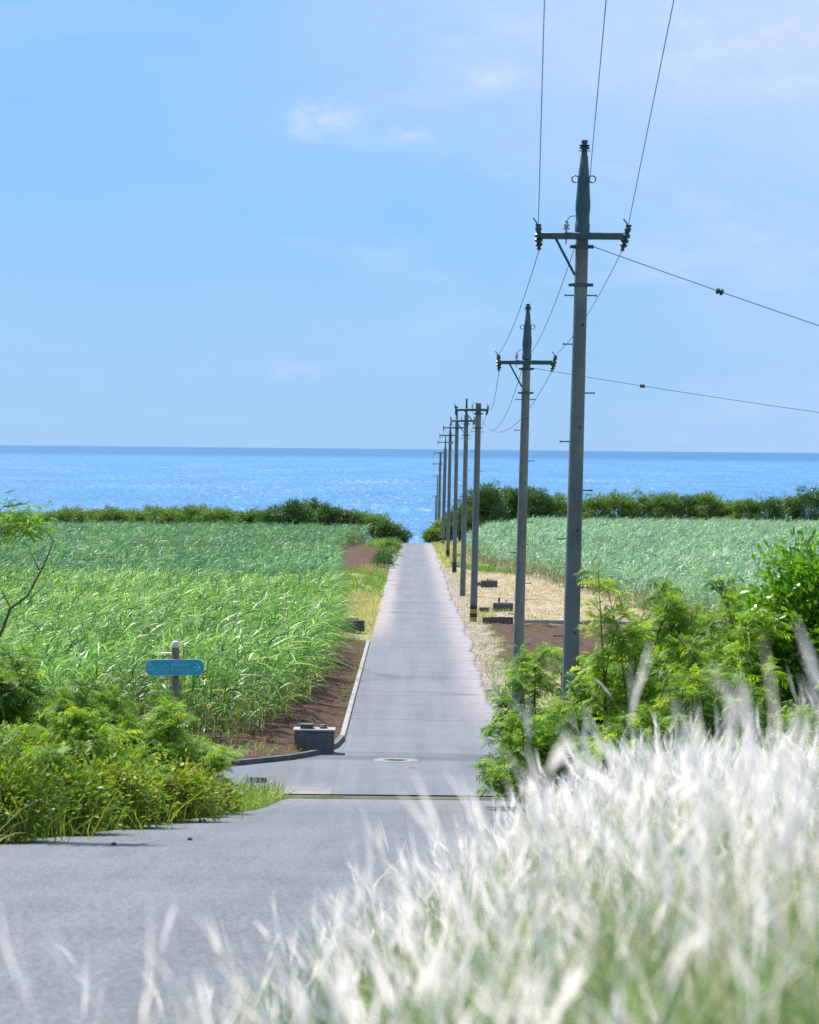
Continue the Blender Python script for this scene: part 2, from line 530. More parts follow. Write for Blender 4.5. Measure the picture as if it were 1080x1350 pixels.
# ------------------------------------------------------------------ sky and sun
SUN_EL, SUN_AZ = 56, -38       # azimuth measured from straight ahead, minus = left
w = bpy.data.worlds.new('World'); SC.world = w; w.use_nodes = True
nt = w.node_tree; nt.nodes.clear()
wo = nt.nodes.new('ShaderNodeOutputWorld'); bg = nt.nodes.new('ShaderNodeBackground')
sky = nt.nodes.new('ShaderNodeTexSky'); sky.sky_type = 'NISHITA'; sky.sun_disc = False
sky.sun_elevation = R(SUN_EL); sky.sun_rotation = R(SUN_AZ)
sky.air_density = 1.0; sky.dust_density = .3; sky.ozone_density = 4.0; sky.altitude = 0
tc = nt.nodes.new('ShaderNodeTexCoord').outputs['Generated']
sepz = nt.nodes.new('ShaderNodeSeparateXYZ'); nt.links.new(tc, sepz.inputs[0])
air = mixc(nt, mapr(nt, sepz.outputs['Z'], 0, .09, 0, 1), (2.6, 5.05, 8.4), (2.1, 4.85, 8.65))
tint = mixc(nt, .88, sky.outputs[0], air)


def wmap(loc, sc):
    q = nt.nodes.new('ShaderNodeMapping'); q.inputs['Location'].default_value = loc; q.inputs['Scale'].default_value = sc
    nt.links.new(tc, q.inputs['Vector']); return q.outputs[0]


veil = mapr(nt, noise(nt, 1, 5, .55, wmap((3.1, 0, .7), (5, 5, 13))), .34, .66, 0, 1)
wisp = mapr(nt, noise(nt, 1, 6, .62, wmap((9.4, 2, 1.3), (11, 11, 36))), .55, .72, 0, 1)
sep = nt.nodes.new('ShaderNodeSeparateXYZ'); nt.links.new(tc, sep.inputs[0])
high = mapr(nt, sep.outputs['Z'], .02, .15, .3, 1)
righ = mapr(nt, sep.outputs['X'], -.10, .12, .25, 1)


def mul(a, b):
    q = nt.nodes.new('ShaderNodeMath'); q.operation = 'MULTIPLY'
    for i, v in enumerate((a, b)):
        if hasattr(v, 'is_linked'): nt.links.new(v, q.inputs[i])
        else: q.inputs[i].default_value = v
    return q.outputs[0]


ur = nt.nodes.new('ShaderNodeMath'); ur.operation = 'MULTIPLY_ADD'; nt.links.new(sep.outputs['X'], ur.inputs[0]); ur.inputs[1].default_value = .75; nt.links.new(sep.outputs['Z'], ur.inputs[2])
upr = mapr(nt, ur.outputs[0], .11, .27, 0, 1)
soft = mapr(nt, noise(nt, 1, 4, .5, wmap((1.7, 0, 4.2), (9, 9, 22))), .25, .65, .35, 1)
tint = mixc(nt, mul(mul(upr, soft), .95), tint, (5.0, 6.5, 8.8))
cl = mul(mul(veil, high), mul(righ, 1.0))
c = mixc(nt, cl, tint, (5.0, 6.1, 8.6))
c = mixc(nt, mul(mul(wisp, high), mul(righ, .6)), c, (6.2, 7.0, 8.9))


def puff(px, py, rx, rz, amt, c):
    v = P(px, py, 1.0); v = v / np.linalg.norm(v)
    q = nt.nodes.new('ShaderNodeMapping'); q.vector_type = 'POINT'
    q.inputs['Location'].default_value = (-v[0] / rx, 0, -v[2] / rz); q.inputs['Scale'].default_value = (1 / rx, 0, 1 / rz)
    nt.links.new(tc, q.inputs['Vector'])
    ln = nt.nodes.new('ShaderNodeVectorMath'); ln.operation = 'LENGTH'; nt.links.new(q.outputs[0], ln.inputs[0])
    m_ = mapr(nt, ln.outputs['Value'], .1, 1, 1, 0)
    f_ = mapr(nt, noise(nt, 1, 6, .62, wmap((px * .01, 1, py * .01), (75, 20, 130))), .42, .72, 0, 1)
    return mixc(nt, mul(mul(m_, f_), amt), c, (6.2, 7.1, 9.0))


c = puff(418, 158, .018, .009, 1.0, c)
c = puff(640, 100, .016, .007, .6, c)
c = puff(540, 178, .012, .005, .5, c)
c = puff(370, 488, .020, .005, .4, c)
c = puff(960, 60, .07, .03, .5, c)
nt.links.new(c, bg.inputs[0]); bg.inputs[1].default_value = .063
nt.links.new(bg.outputs[0], wo.inputs[0])

sd = bpy.data.lights.new('sun', 'SUN'); sd.energy = 5.0; sd.angle = R(.5); sd.color = (1, .95, .86)
so = bpy.data.objects.new('sun', sd); COL.objects.link(so)
az, el = R(SUN_AZ), R(SUN_EL)
sv = Vector((math.sin(az) * math.cos(el), math.cos(az) * math.cos(el), math.sin(el)))
so.rotation_euler = (-sv).to_track_quat('-Z', 'Y').to_euler()
so.location = sv * 200

SC.view_settings.view_transform = 'Standard'
SC.view_settings.look = 'None'
SC.view_settings.exposure = 0.9
SC.view_settings.gamma = 1
SC.cycles.use_denoising = True
SC.cycles.denoising_input_passes = 'RGB_ALBEDO_NORMAL'
SC.cycles.denoising_prefilter = 'NONE'
SC.cycles.max_bounces = 8
SC.cycles.transparent_max_bounces = 8

# ------------------------------------------------------------------ ground sheet
gx = np.concatenate([np.arange(-160, -40, 8), np.arange(-40, -12, 1.0), np.arange(-12, 14, .25), np.arange(14, 42, 1.0), np.arange(42, 161, 8)])
gy = np.concatenate([np.arange(-30, 0, 2), np.arange(0, 74, .4), np.arange(74, 150, .8), np.arange(150, 340, 1.5), np.arange(340, 905, 10)])
gy = np.unique(np.concatenate([gy, [v for v in YS if v > -30]]))
GX, GY = np.meshgrid(gx, gy)
GZ = gz(GX, GY)
inner = on_road(GX, GY, -.45)
GZ = np.where(inner, RZ(GY) - .2, GZ)
soil = np.array((.070, .042, .030)); stub = np.array((.30, .235, .18)); green = np.array((.075, .105, .035)); grav = np.array((.24, .20, .175))
fieldc = np.array((.085, .06, .04)); dryg = np.array((.27, .25, .13)); shade = np.array((.06, .075, .03))
wx = GX + (fbm(GX * .7, GY * .35, 5) - .5) * 1.6; wy = GY + (fbm(GX * .4, GY * .3, 6) - .5) * 8
C = np.empty(GX.shape + (4,)); C[..., 3] = 1
C[..., :3] = green


def put(mask, col):
    C[mask, :3] = col


put((GX < -1.5) & (wy > 66), fieldc)
put((GX > 2.4) & (wy > 60), dryg)
put((wx > -3.6) & (GX < -1.4) & (GY > 62) & (wy < 114), soil)
put((wx > -5.2) & (GX < -1.4) & (wy > 114) & (wy < 205), dryg)
put((wx > -7.5) & (GX < -1.4) & (wy >= 205) & (wy < 335), soil * 1.05)
put((wx > 2.9) & (wx < 10) & (GY > 96) & (GY < 131.3), soil)
put((wx > 2.9) & (GX > 2.2) & (GY > 131.3) & (wy < 227), stub)
put((wx > 2.2) & (wx < 3.5) & (GX > 2.2) & (wy > 70) & (wy < 260), grav)
put((GX > 2.4) & (wy > 227) & (wx < 6), dryg * 1.15)
C[..., :3] *= (0.8 + .5 * fbm(GX * 1.5, GY * .7, 8))[..., None]
soilm = ((C[..., 0] > C[..., 1] * 1.5) & (GY < 340) & ~on_road(GX, GY, .3))
GZ = GZ + np.where(soilm, .20 * (fbm(GX * 2.3, GY * 1.1, 51) - .5), 0)
stm = (GX > 3) & (GX < 16) & (GY > 132) & (GY < 226)
GZ = GZ + np.where(stm, .14 * (fbm(GX * 1.7, GY * .8, 52) - .5), 0)
nx, ny = len(gx), len(gy)
idx = np.arange(nx * ny).reshape(ny, nx)
F = np.stack([idx[:-1, :-1], idx[:-1, 1:], idx[1:, 1:], idx[1:, :-1]], -1).reshape(-1, 4)
V = np.stack([GX, GY, GZ], -1).reshape(-1, 3)
tag(link_mesh('ground', V, F, M['ground'], smooth=True, colattr=C.reshape(-1, 4)), kind='structure')


def strip(name, ys, xl, xr, cols, mat, kind='structure', jl=0.0, jr=0.0, z0=0.0, tonefn=None):
    ys = np.unique(np.concatenate([ys, [v for v in YS if ys[0] < v < ys[-1]]]))
    l = xl(ys) - (fbm(ys * .45, ys * 0 + 3, 21) - .5) * jl * 2 - .25 * jl * (vnoise(ys * 2.3, ys * 0, 31) - .5)
    r_ = xr(ys) + (fbm(ys * .22, ys * 0 + 7, 22) - .5) * jr * 2 + .25 * jr * (vnoise(ys * 2.3, ys * 0, 32) - .5)
    u = np.linspace(0, 1, cols + 1)
    X = l[:, None] * (1 - u) + r_[:, None] * u
    Y = np.repeat(ys[:, None], cols + 1, 1)
    Z = RZ(Y) + z0
    # thickness skirt on both sides
    X = np.concatenate([X[:, :1] - .01, X, X[:, -1:] + .01], 1); Y = np.concatenate([Y[:, :1], Y, Y[:, -1:]], 1)
    Z = np.concatenate([Z[:, :1] - .12, Z, Z[:, -1:] - .12], 1)
    n = cols + 3
    id_ = np.arange(len(ys) * n).reshape(len(ys), n)
    F_ = np.stack([id_[:-1, :-1], id_[:-1, 1:], id_[1:, 1:], id_[1:, :-1]], -1).reshape(-1, 4)
    T = tonefn(X, Y).reshape(-1) if tonefn else np.zeros(X.size)
    return tag(link_mesh(name, np.stack([X, Y, Z], -1).reshape(-1, 3), F_, mat, tone=T), kind=kind)


def dusty(X, Y):
    return np.clip(1.3 * sstep(1.15, .15, X + 1.5) * sstep(105, 140, Y) + 1.0 * sstep(1.4, .2, 2.55 - X) * sstep(60, 90, Y), 0, 1)


strip('lower_road', np.arange(-20, 56.31, .5), edge_l, edge_r, 24, M['asphalt_near'], jl=.12, jr=.05,
      tonefn=lambda X, Y: .6 * sstep(52.5, 56, Y))
strip('road', np.concatenate([np.arange(56.9, 200, .5), np.arange(200, 430, 2)]), edge_l, edge_r, 24, M['asphalt'], jl=.0, jr=.28, tonefn=dusty)
# side road turning off to the left
xs_ = np.linspace(-40, -1.5, 90); vv = np.linspace(0, 1, 9)
X = np.repeat(xs_[:, None], 9, 1); Y = 56.9 + (side_top(xs_) - 56.9)[:, None] * vv; Z = RZ(Y)
id_ = np.arange(X.size).reshape(X.shape)
F_ = np.stack([id_[:-1, :-1], id_[1:, :-1], id_[1:, 1:], id_[:-1, 1:]], -1).reshape(-1, 4)
tag(link_mesh('side_road', np.stack([X, Y, Z], -1).reshape(-1, 3), F_, M['asphalt'], tone=.7 * sstep(59, 57, Y).reshape(-1)), kind='structure')
strip('gutter', np.array([56.31, 56.45, 56.6, 56.75, 56.9]), lambda y: y * 0 - 2.6, lambda y: y * 0 + 2.75, 12, M['moss'], z0=-.025)
# sea
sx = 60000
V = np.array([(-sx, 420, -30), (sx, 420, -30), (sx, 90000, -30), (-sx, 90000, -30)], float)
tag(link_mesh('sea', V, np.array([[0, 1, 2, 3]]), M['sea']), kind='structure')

# ------------------------------------------------------------------ kerbs
kb = MB()
ky = np.arange(69.5, 114, 1.95)
for a in ky:
    b = min(a + 1.93, 114)
    za, zb = RZ(a), RZ(b)
    h = .06
    x0, x1 = -1.63, -1.505
    v = [(x0, a, za - .15), (x1, a, za - .15), (x1, a, za + h - .015), (x1 - .02, a, za + h), (x0, a, za + h),
         (x0, b, zb - .15), (x1, b, zb - .15), (x1, b, zb + h - .015), (x1 - .02, b, zb + h), (x0, b, zb + h)]
    f = [(0, 1, 6, 5), (1, 2, 7, 6), (2, 3, 8, 7), (3, 4, 9, 8), (4, 0, 5, 9), (4, 3, 2, 1, 0), (5, 6, 7, 8, 9)]
    kb.add(v, f)
tag(kb.build('kerb', M['concrete'], smooth=False), kind='structure')
ck = MB()
cx = np.concatenate([np.linspace(-8, -2.6, 12), np.array([-2.3, -2.05, -1.88, -1.74, -1.62, -1.54, -1.505])])
cy = side_top(cx)
for i in range(len(cx) - 1):
    ax, ay, bx, by = cx[i], cy[i], cx[i + 1], cy[i + 1]
    d = np.array((bx - ax, by - ay)); d /= np.linalg.norm(d); nn = np.array((-d[1], d[0])) * .13
    h = .11
    za, zb = RZ(ay), RZ(by)
    lo = [(ax, ay, za - .15), (bx, by, zb - .15), (bx + nn[0], by + nn[1], zb - .15), (ax + nn[0], ay + nn[1], za - .15)]
    hi = [(ax, ay, za + h), (bx, by, zb + h), (bx + nn[0], by + nn[1], zb + h), (ax + nn[0], ay + nn[1], za + h)]
    ck.add(lo + hi, [(4, 5, 6, 7), (0, 1, 5, 4), (1, 2, 6, 5), (2, 3, 7, 6), (3, 0, 4, 7)])
tag(ck.build('corner_kerb', M['old_concrete'], smooth=False), kind='structure')

# ------------------------------------------------------------------ sugar cane
def cane(name, x, y, mat, label, H, nleaf, seg, wind, dry_edge=None, leafL=1.25, leafW=.055, pale=.0):
    n = len(x)
    z = gz(x, y)
    hh = H * (0.74 + .26 * fbm(x * .22, y * .12, 41) + .30 * fbm(x * .9, y * .45, 42) + rng.uniform(-.12, .12, n))
    stt = rng.normal(0, .10, n) + .35 * (fbm(x * .5, y * .22, 43) - .5)
    Ls = Leaves()
    # stalks, leaning with the wind
    lean = np.stack([wind[0] * .25 + rng.normal(0, .05, n), wind[1] * .25 + rng.normal(0, .05, n), np.ones(n)], 1)
    base = np.stack([x, y, z - .05], 1)
    Ls.add(base, lean, hh * .62, np.full(n, .035), np.zeros((n, 3)), rng.uniform(.2, 1, n), 2, 'stem')
    for k in range(nleaf):
        u = .07 + .57 * (k + rng.uniform(0, 1, n)) / nleaf
        b = base + lean * (hh * u)[:, None]
        d = rdir(n, 35, 82)
        L = leafL * rng.uniform(.75, 1.2, n) * np.where(u > .35, 1, .85)
        droop = rng.uniform(.3, 1.05, n)
        bend = np.stack([wind[0] * rng.uniform(.2, 1.3, n) + rng.normal(0, .14, n), wind[1] + rng.normal(0, .16, n), -droop], 1)
        tone = np.clip(rng.normal(.42 + pale, .22, n) + stt, 0, .88)
        if dry_edge is not None:
            low = (u < .24) & (rng.uniform(0, 1, n) < dry_edge)
            tone = np.where(low, rng.uniform(.92, 1, n), tone)
        flat = unit(np.stack([d[:, 0] + .3 * rng.normal(size=n), d[:, 1] + .3 * rng.normal(size=n), .25 * np.ones(n)], 1))
        flat = unit(np.cross(unit(np.cross(d, np.array((0, 0, 1.0)))), d) + .5 * rng.normal(size=(n, 3)))
        Ls.add(b, d, L, leafW * rng.uniform(.7, 1.25, n), bend, tone, seg, 'blade', flat)
    o = Ls.build(name, mat)
    return tag(o, label, 'sugarcane', kind='stuff')


poly = [(-2.65, 88), (-2.85, 79), (-3.5, 69.5), (-4.6, 66.5), (-6.5, 65), (-30, 63), (-40, 131), (-3.4, 131), (-2.9, 110)]
x, y = scatter(poly, 5.5, wob=.35)
cane('sugarcane_field', x, y, M['cane_near'], 'bright green wind-blown sugarcane behind the blue sign, left of the road', 2.75, 18, 5, (.30, .04), .4, 1.15, .043)
poly = [(-3.7, 131), (-4.6, 180), (-5.4, 205), (-7.2, 240), (-7.0, 290), (-4.6, 326), (-60, 326), (-40, 131)]
x, y = scatter(poly, 2.6, wob=.5)
cane('sugarcane_field', x, y, M['cane_far'], 'bluish green sugarcane in the left field in front of the far shrub belt', 2.65, 14, 3, (.30, .04), .5, 1.1, .056)
poly = [(4.9, 240), (6.2, 222), (8.0, 192), (10.6, 154), (13, 130), (16, 110), (24, 98), (70, 98), (70, 326), (8, 326), (5.8, 280)]
x, y = scatter(poly, 2.8, wob=.5)
cane('sugarcane_field', x, y, M['cane_right'], 'pale blue-green sugarcane in the right field behind the poles', 2.9, 14, 3, (.28, .04), .8, 1.1, .058, .06)


# ------------------------------------------------------------------ verge grasses
def tufts(name, regs, label, mat='grass'):
    """regs: (poly, density, height, tone_lo, tone_hi, width)"""
    Ls = Leaves()
    for poly, den, h, t0, t1, wd in regs:
        x, y = scatter(poly, den, wob=.3)
        k = ~on_road(x, y, .0)
        x, y = x[k], y[k]
        cl = fbm(x * 1.3, y * .8, 77)
        k = rng.uniform(0, 1, len(x)) < sstep(.28, .55, cl)
        x, y, cl = x[k], y[k], cl[k]
        n = len(x)
        if n == 0: continue
        b = np.stack([x, y, gz(x, y) - .03], 1)
        d = rdir(n, 50, 88)
        L = h * rng.uniform(.45, 1.15, n) * (.6 + .7 * cl)
        bend = np.stack([rng.normal(.15, .15, n), rng.normal(0, .12, n), -rng.uniform(.1, .5, n)], 1)
        if wd < .016: L = L * 1.0
        Ls.add(b, d, L, wd * rng.uniform(.6, 1.3, n), bend, np.clip(rng.uniform(t0, t1, n) + .25 * (cl - .5), 0, 1), 3, 'blade')
    return tag(Ls.build(name, M[mat]), label, 'grass', kind='stuff')


tufts('verge_grass', [
    ([(-1.4, 113), (-4.0, 113), (-4.4, 165), (-1.4, 165)], 38, .42, .15, 1.0, .022),
    ([(-1.4, 128), (-3.4, 128), (-3.4, 163), (-1.4, 163)], 30, .55, .68, 1.0, .025),
    ([(-1.4, 160), (-4.8, 165), (-5.4, 212), (-1.5, 212)], 40, .5, 0, .5, .03),
    ([(-1.66, 70), (-2.0, 70), (-2.0, 114), (-1.66, 114)], 22, .22, .1, .8, .015),
    ([(-1.8, 65.9), (-3.2, 64.4), (-3.2, 65.2), (-1.8, 66.6)], 70, .25, .1, .7, .015),
    ([(-2.9, 64.2), (-6.5, 62.2), (-6.5, 66), (-3.1, 66)], 45, .4, .45, 1, .014),
    ([(-1.5, 285), (-4.6, 300), (-4.6, 330), (-1.5, 330)], 18, .9, .3, .6, .06),
], 'mixed green and dry grass on the left roadside by the concrete boxes')
tufts('verge_grass', [
    ([(2.5, 96), (3.6, 96), (3.6, 330), (2.5, 330)], 14, .25, .3, 1.0, .025),
    ([(2.6, 82), (3.7, 82), (3.9, 132), (2.8, 132)], 22, .28, .05, .8, .018),
    ([(3.4, 97), (9, 97), (9, 104), (3.4, 104)], 30, .5, .05, .6, .02),
    ([(3.3, 132.2), (10, 132.2), (9.6, 138), (3.3, 138)], 14, .3, .2, .8, .02),
    ([(2.8, 225), (6.5, 222), (6.5, 330), (2.6, 330)], 20, .6, .45, .95, .045),
    ([(3.3, 225), (8.8, 196), (9.5, 199), (3.3, 236)], 34, .7, .05, .5, .04),
    ([(3.3, 132), (4.9, 132), (5.2, 150), (3.3, 148)], 40, .35, .2, .8, .02),
    ([(3.2, 132), (14, 132), (9, 205), (3.2, 222)], 26, .20, .55, 1, .032),
    ([(3.2, 98), (9, 98), (9, 131), (3.2, 131)], 3, .3, .0, .5, .02),
    ([(2.5, 56), (14, 56), (16, 96), (2.6, 96)], 30, .45, .1, .7, .018),
    ([(9.6, 96), (13, 96), (13, 133), (10, 133)], 30, .9, .0, .6, .03),
], 'dry and green grass around the poles on the right roadside')
# grass wedge between the lower road and the side road
tufts('verge_grass', [
    ([(-2.3, 56.3), (-2.7, 52.5), (-4.3, 40), (-6.5, 40), (-7, 56.8), (-3.5, 57.1)], 260, .55, .05, .7, .014),
    ([(-3.6, 44), (-5.0, 32), (-9, 20), (-11, 20), (-9, 44)], 160, .6, .0, .72, .014),
    ([(-4.4, 32), (-6.0, 32), (-6.0, 36), (-4.8, 36)], 90, .85, .6, 1, .012),
    ([(-3.9, 40), (-4.4, 40), (-4.4, 42), (-3.8, 42)], 110, .6, .75, 1, .012),
    ([(-2.4, 54), (-3.3, 51), (-4.3, 52), (-3.0, 56.6)], 80, .6, .45, .9, .012),
    ([(-4, 57), (-12, 56), (-20, 62), (-14, 64), (-8, 62)], 60, .8, .1, .8, .02),
], 'tall mixed grass on the left bank beside the lower road')

# ------------------------------------------------------------------ foreground plume grass
Ls = Leaves()
n0 = 60000
yy = 4.2 + 26 * rng.uniform(0, 1, n0) ** 1.35
pre = np.arange(n0) < 24
xx = rng.uniform(-1.6, 6, n0)
yy[:44] = rng.uniform(4.3, 7.5, 44); pxx = 430 * rng.uniform(0, 1, 44) ** .7; xx[:44] = (pxx - 540) / 3825 * yy[:44]
e = xx - edge_r(yy) - .04 * rng.normal(size=n0)
keep = (e > 0) & (xx < .145 * yy + .9) & (rng.uniform(0, 1, n0) < np.clip(.07 + .36 * sstep(.05, .75, e), 0, 1) * np.clip(.15 + 2.6 * (fbm(xx * 2.2, yy * 1.0, 61) - .26), .12, 1.1))
keep |= (e > -.30) & (e <= 0) & (rng.uniform(0, 1, n0) < .05)
keep |= pre
x, y, e, pre, pxk = xx[keep], yy[keep], e[keep], pre[keep], np.concatenate([pxx, np.zeros(n0 - 44)])[keep]
n = len(x)
zb = gz(x, y)
H = (.48 + .20 * sstep(0, 1.1, e)) * rng.uniform(.55, 1.17, n) * (.85 + .3 * fbm(x * .8, y * .5, 62))
tall = rng.uniform(0, 1, n) < np.where(e < .25, .05, .014)
H = np.where(tall, H * rng.uniform(1.25, 1.6, n), H)
rowt = 1310 - .22 * pxk + rng.uniform(-70, 50, n)
H = np.where(pre, np.clip(-(rowt - 589) / 3825 * y - zb, .2, 1.0), H)
b = np.stack([x, y, zb], 1)
d = rdir(n, 68, 89)
windv = np.array((-.10, 0, 0))
bend = np.stack([rng.normal(-.03, .13, n), rng.normal(0, .1, n), -rng.uniform(.02, .12, n)], 1)
Ls.add(b, d, H, np.full(n, .0045), bend, rng.uniform(.38, .56, n), 3, 'stem')
tip = b + d * H[:, None] + bend * H[:, None]
tdir = unit(d + 2 * bend)
pl = rng.uniform(.10, .24, n)
has = rng.uniform(0, 1, n) < .86 - .40 * sstep(8, 4.5, y) * sstep(.3, .9, e) - .35 * sstep(.52, .68, fbm(x * 1.6 + 9, y * .7, 88))
for k in range(4):       # feathery plume: narrow flakes round the stem end
    off = rng.uniform(-.75, .1, n)
    bb = tip + tdir * (pl * off)[:, None]
    dd = unit(tdir + rng.normal(0, .10, (n, 3)))
    Ls.add(bb[has], dd[has], (pl * rng.uniform(.5, .95, n))[has], rng.uniform(.0035, .0095, n)[has], rng.normal(0, .12, (n, 3))[has], np.clip(rng.normal(.84, .12, n), .6, 1)[has], 2, 'leaf')
for k in range(5):       # basal blades
    d2 = rdir(n, 50, 87)
    Ls.add(b + rng.normal(0, .02, (n, 3)) * (1, 1, 0), d2, H * rng.uniform(.6, 1.0, n), rng.uniform(.003, .009, n),
           np.stack([rng.normal(-.1, .2, n), rng.normal(0, .15, n), -rng.uniform(.1, .45, n)], 1), np.clip(rng.uniform(.0, .56, n), 0, 1), 3, 'blade')
tag(Ls.build('plume_grass', M['plume']), 'white feathery plume grass filling the bank in the near foreground', 'grass', kind='stuff')


# ------------------------------------------------------------------ shrubs
def crown_leaves(Ls, c, rad, nclump, nleaf, size, spread, tone=(.5, .22), prof='oval', seg=2, wid=.55, floor=None, shell=.55):
    c = np.array(c, float); rad = np.array(rad, float)
    dirs = unit(rng.normal(size=(nclump, 3)))
    dirs[:, 2] = np.where(dirs[:, 2] < -.55, -dirs[:, 2], dirs[:, 2])
    rr = rng.uniform(shell, 1.0, nclump) * (.82 + .36 * rng.uniform(0, 1, nclump))
    cc = c + dirs * rad * rr[:, None]
    ct = rng.normal(0, .16, nclump)
    k = np.repeat(np.arange(nclump), nleaf)
    m = len(k)
    o = rng.normal(size=(m, 3)) * spread * (1, 1, .7)
    p = cc[k] + o
    out = unit(unit(o) + dirs[k] * .8 + rng.normal(0, .5, (m, 3)) + np.array((0, 0, .25)))
    if floor is not None:
        p[:, 2] = np.maximum(p[:, 2], floor + rng.uniform(.02, .3, m))
    Ls.add(p, out, size * rng.uniform(.65, 1.3, m), size * wid * rng.uniform(.7, 1.2, m), np.stack([np.zeros(m), np.zeros(m), -rng.uniform(0, .35, m)], 1),
           np.clip(rng.normal(tone[0], tone[1], m) + ct[k], 0, 1), seg, prof)
    return cc


def stems(root, pts, name='stem', r0=.05, base=None, mat='bark', most=14, crooked=.12):
    base = np.array(base if base is not None else root.location) - np.array(root.location)
    m = MB()
    idx = rng.choice(len(pts), min(most, len(pts)), replace=False)
    fork = base + np.array((0, 0, .0))
    for i in idx:
        q = pts[i] - np.array(root.location)
        mid = base * .5 + q * .5 + rng.normal(0, crooked, 3) * np.linalg.norm(q - base) * .5
        mid[2] = max(mid[2], base[2] + .1)
        s_ = base + rng.normal(0, .04, 3) * (1, 1, 0)
        p1 = s_ * .6 + mid * .4 + rng.normal(0, .05, 3)
        m.tube([s_, p1, mid, mid * .5 + q * .5 + rng.normal(0, .04, 3), q], [r0, r0 * .8, r0 * .6, r0 * .4, r0 * .15], 6)
    return m.build(name, M[mat], root)


# --- far coastal shrub belt
def coast_shrub(px, top, D, wpx, mat, label, group):
    g = P(px, 690, D); zg = float(gz(g[0], D)); zt = P(px, top, D)[2]
    h = max(zt - zg, 1.2)
    root = empty('coastal_shrub', (g[0], D, zg), label, 'shrub', group)
    Ls = Leaves()
    rx = wpx * 1.25 / 3825 * D; h *= rng.uniform(.84, 1.0)
    cc = crown_leaves(Ls, (g[0], D, zg + h * .52), (rx, rx * .9, h * .46), int(80 + h * 14), 42, .32, .22, (.45, .2), 'oval', 1, .6, zg, .5)
    Ls.build('foliage', M[mat], root)
    stems(root, cc, 'trunk', .09, most=8)


ORD = ['first', 'second', 'third', 'fourth', 'fifth', 'sixth', 'seventh', 'eighth', 'ninth', 'tenth', 'eleventh', 'twelfth', 'thirteenth', 'fourteenth',
       'fifteenth', 'sixteenth', 'seventeenth', 'eighteenth', 'nineteenth', 'twentieth', 'twenty-first', 'twenty-second']
leftb = [(524, 696, 12, 'coast_dark'), (511, 683, 15, 'coast_dark'), (494, 674, 18, 'coast'), (476, 670, 18, 'coast'), (458, 662, 19, 'coast_dark'), (436, 660, 20, 'coast_dark'),
         (412, 657, 21, 'coast_dark'), (388, 658, 21, 'coast_dark'), (364, 662, 20, 'coast_dark'), (340, 665, 21, 'coast'), (315, 665, 22, 'coast_dark'), (288, 664, 22, 'coast'), (260, 663, 22, 'coast'),
         (232, 662, 22, 'coast'), (204, 661, 22, 'coast'), (176, 662, 22, 'coast'), (148, 663, 22, 'coast'), (120, 664, 22, 'coast'), (92, 667, 22, 'coast'), (64, 671, 22, 'coast'), (36, 672, 22, 'coast'), (8, 673, 22, 'coast')]
for i, (px, top, wp, mt) in enumerate(leftb):
    kind = 'dark green' if mt == 'coast_dark' else 'light green'
    coast_shrub(px, top + 2, 333 + rng.uniform(-3, 4), wp, mt, f'{kind} coastal shrub, {ORD[i]} from the road in the left shrub belt', 'left coastal shrub belt')
rightb = [(573, 699, 9, 'coast'), (583, 688, 10, 'coast'), (594, 676, 12, 'coast'), (606, 664, 15, 'coast_dark'), (622, 648, 18, 'coast_dark'), (642, 634, 20, 'coast_dark'), (664, 630, 22, 'coast_dark'),
          (688, 632, 22, 'coast_dark'), (710, 640, 20, 'coast_dark'), (732, 650, 20, 'coast'), (758, 654, 22, 'coast'), (786, 652, 22, 'coast'), (814, 651, 22, 'coast'), (842, 648, 22, 'coast'),
          (872, 646, 22, 'coast'), (902, 644, 22, 'coast_dark'), (930, 648, 22, 'coast'), (958, 653, 22, 'coast'), (986, 653, 22, 'coast'), (1012, 648, 21, 'coast_dark'), (1038, 643, 21, 'coast'), (1066, 639, 22, 'coast_dark')]
for i, (px, top, wp, mt) in enumerate(rightb):
    kind = 'dark green' if mt == 'coast_dark' else 'light green'
    D = (338 if i < 4 else 330) + rng.uniform(-3, 4)
    coast_shrub(px, top, D, wp, mt, f'{kind} coastal shrub, {ORD[i]} from the road in the right shrub belt', 'right coastal shrub belt')

# --- low round shrubs along the left road edge
for i, (px, py, D, r_) in enumerate([(519, 722, 312, .75), (515, 731, 276, .8), (511, 738, 255, .85), (507, 746, 236, .8), (517, 727, 292, .7), (506, 754, 222, .75)]):
    g = P(px, py, D); zg = float(gz(g[0], D))
    nm = ['farthest', 'third farthest', 'fourth farthest', 'second nearest', 'second farthest', 'nearest'][i]
    root = empty('round_shrub', (g[0], D, zg), f'low rounded dark shrub by the left road edge, {nm} in its row', 'shrub', 'low shrubs along the left road edge')
    Ls = Leaves()
    cc = crown_leaves(Ls, (g[0], D, zg + r_ * .5), (r_ * 1.05, r_ * 1.3, r_ * .55), 50, 24, .2, .16, (.35, .2), 'oval', 1, .55, zg, .6)
    Ls.build('foliage', M['coast_dark' if i % 2 else 'coast'], root)
    stems(root, cc, 'stem', .03, most=5)
root = empty('bright_shrub', (-2.6, 197, float(gz(-2.6, 197))), 'bright light green leafy bush beside the road in front of the low dark shrubs', 'shrub')
Ls = Leaves(); zg = float(gz(-2.6, 197))
cc = crown_leaves(Ls, (-2.6, 197, zg + .35), (1.3, 4.5, .5), 80, 24, .16, .2, (.7, .18), 'leaf', 1, .4, zg, .5)
Ls.build('foliage', M['grass'], root); stems(root, cc, 'stem', .03, most=6)


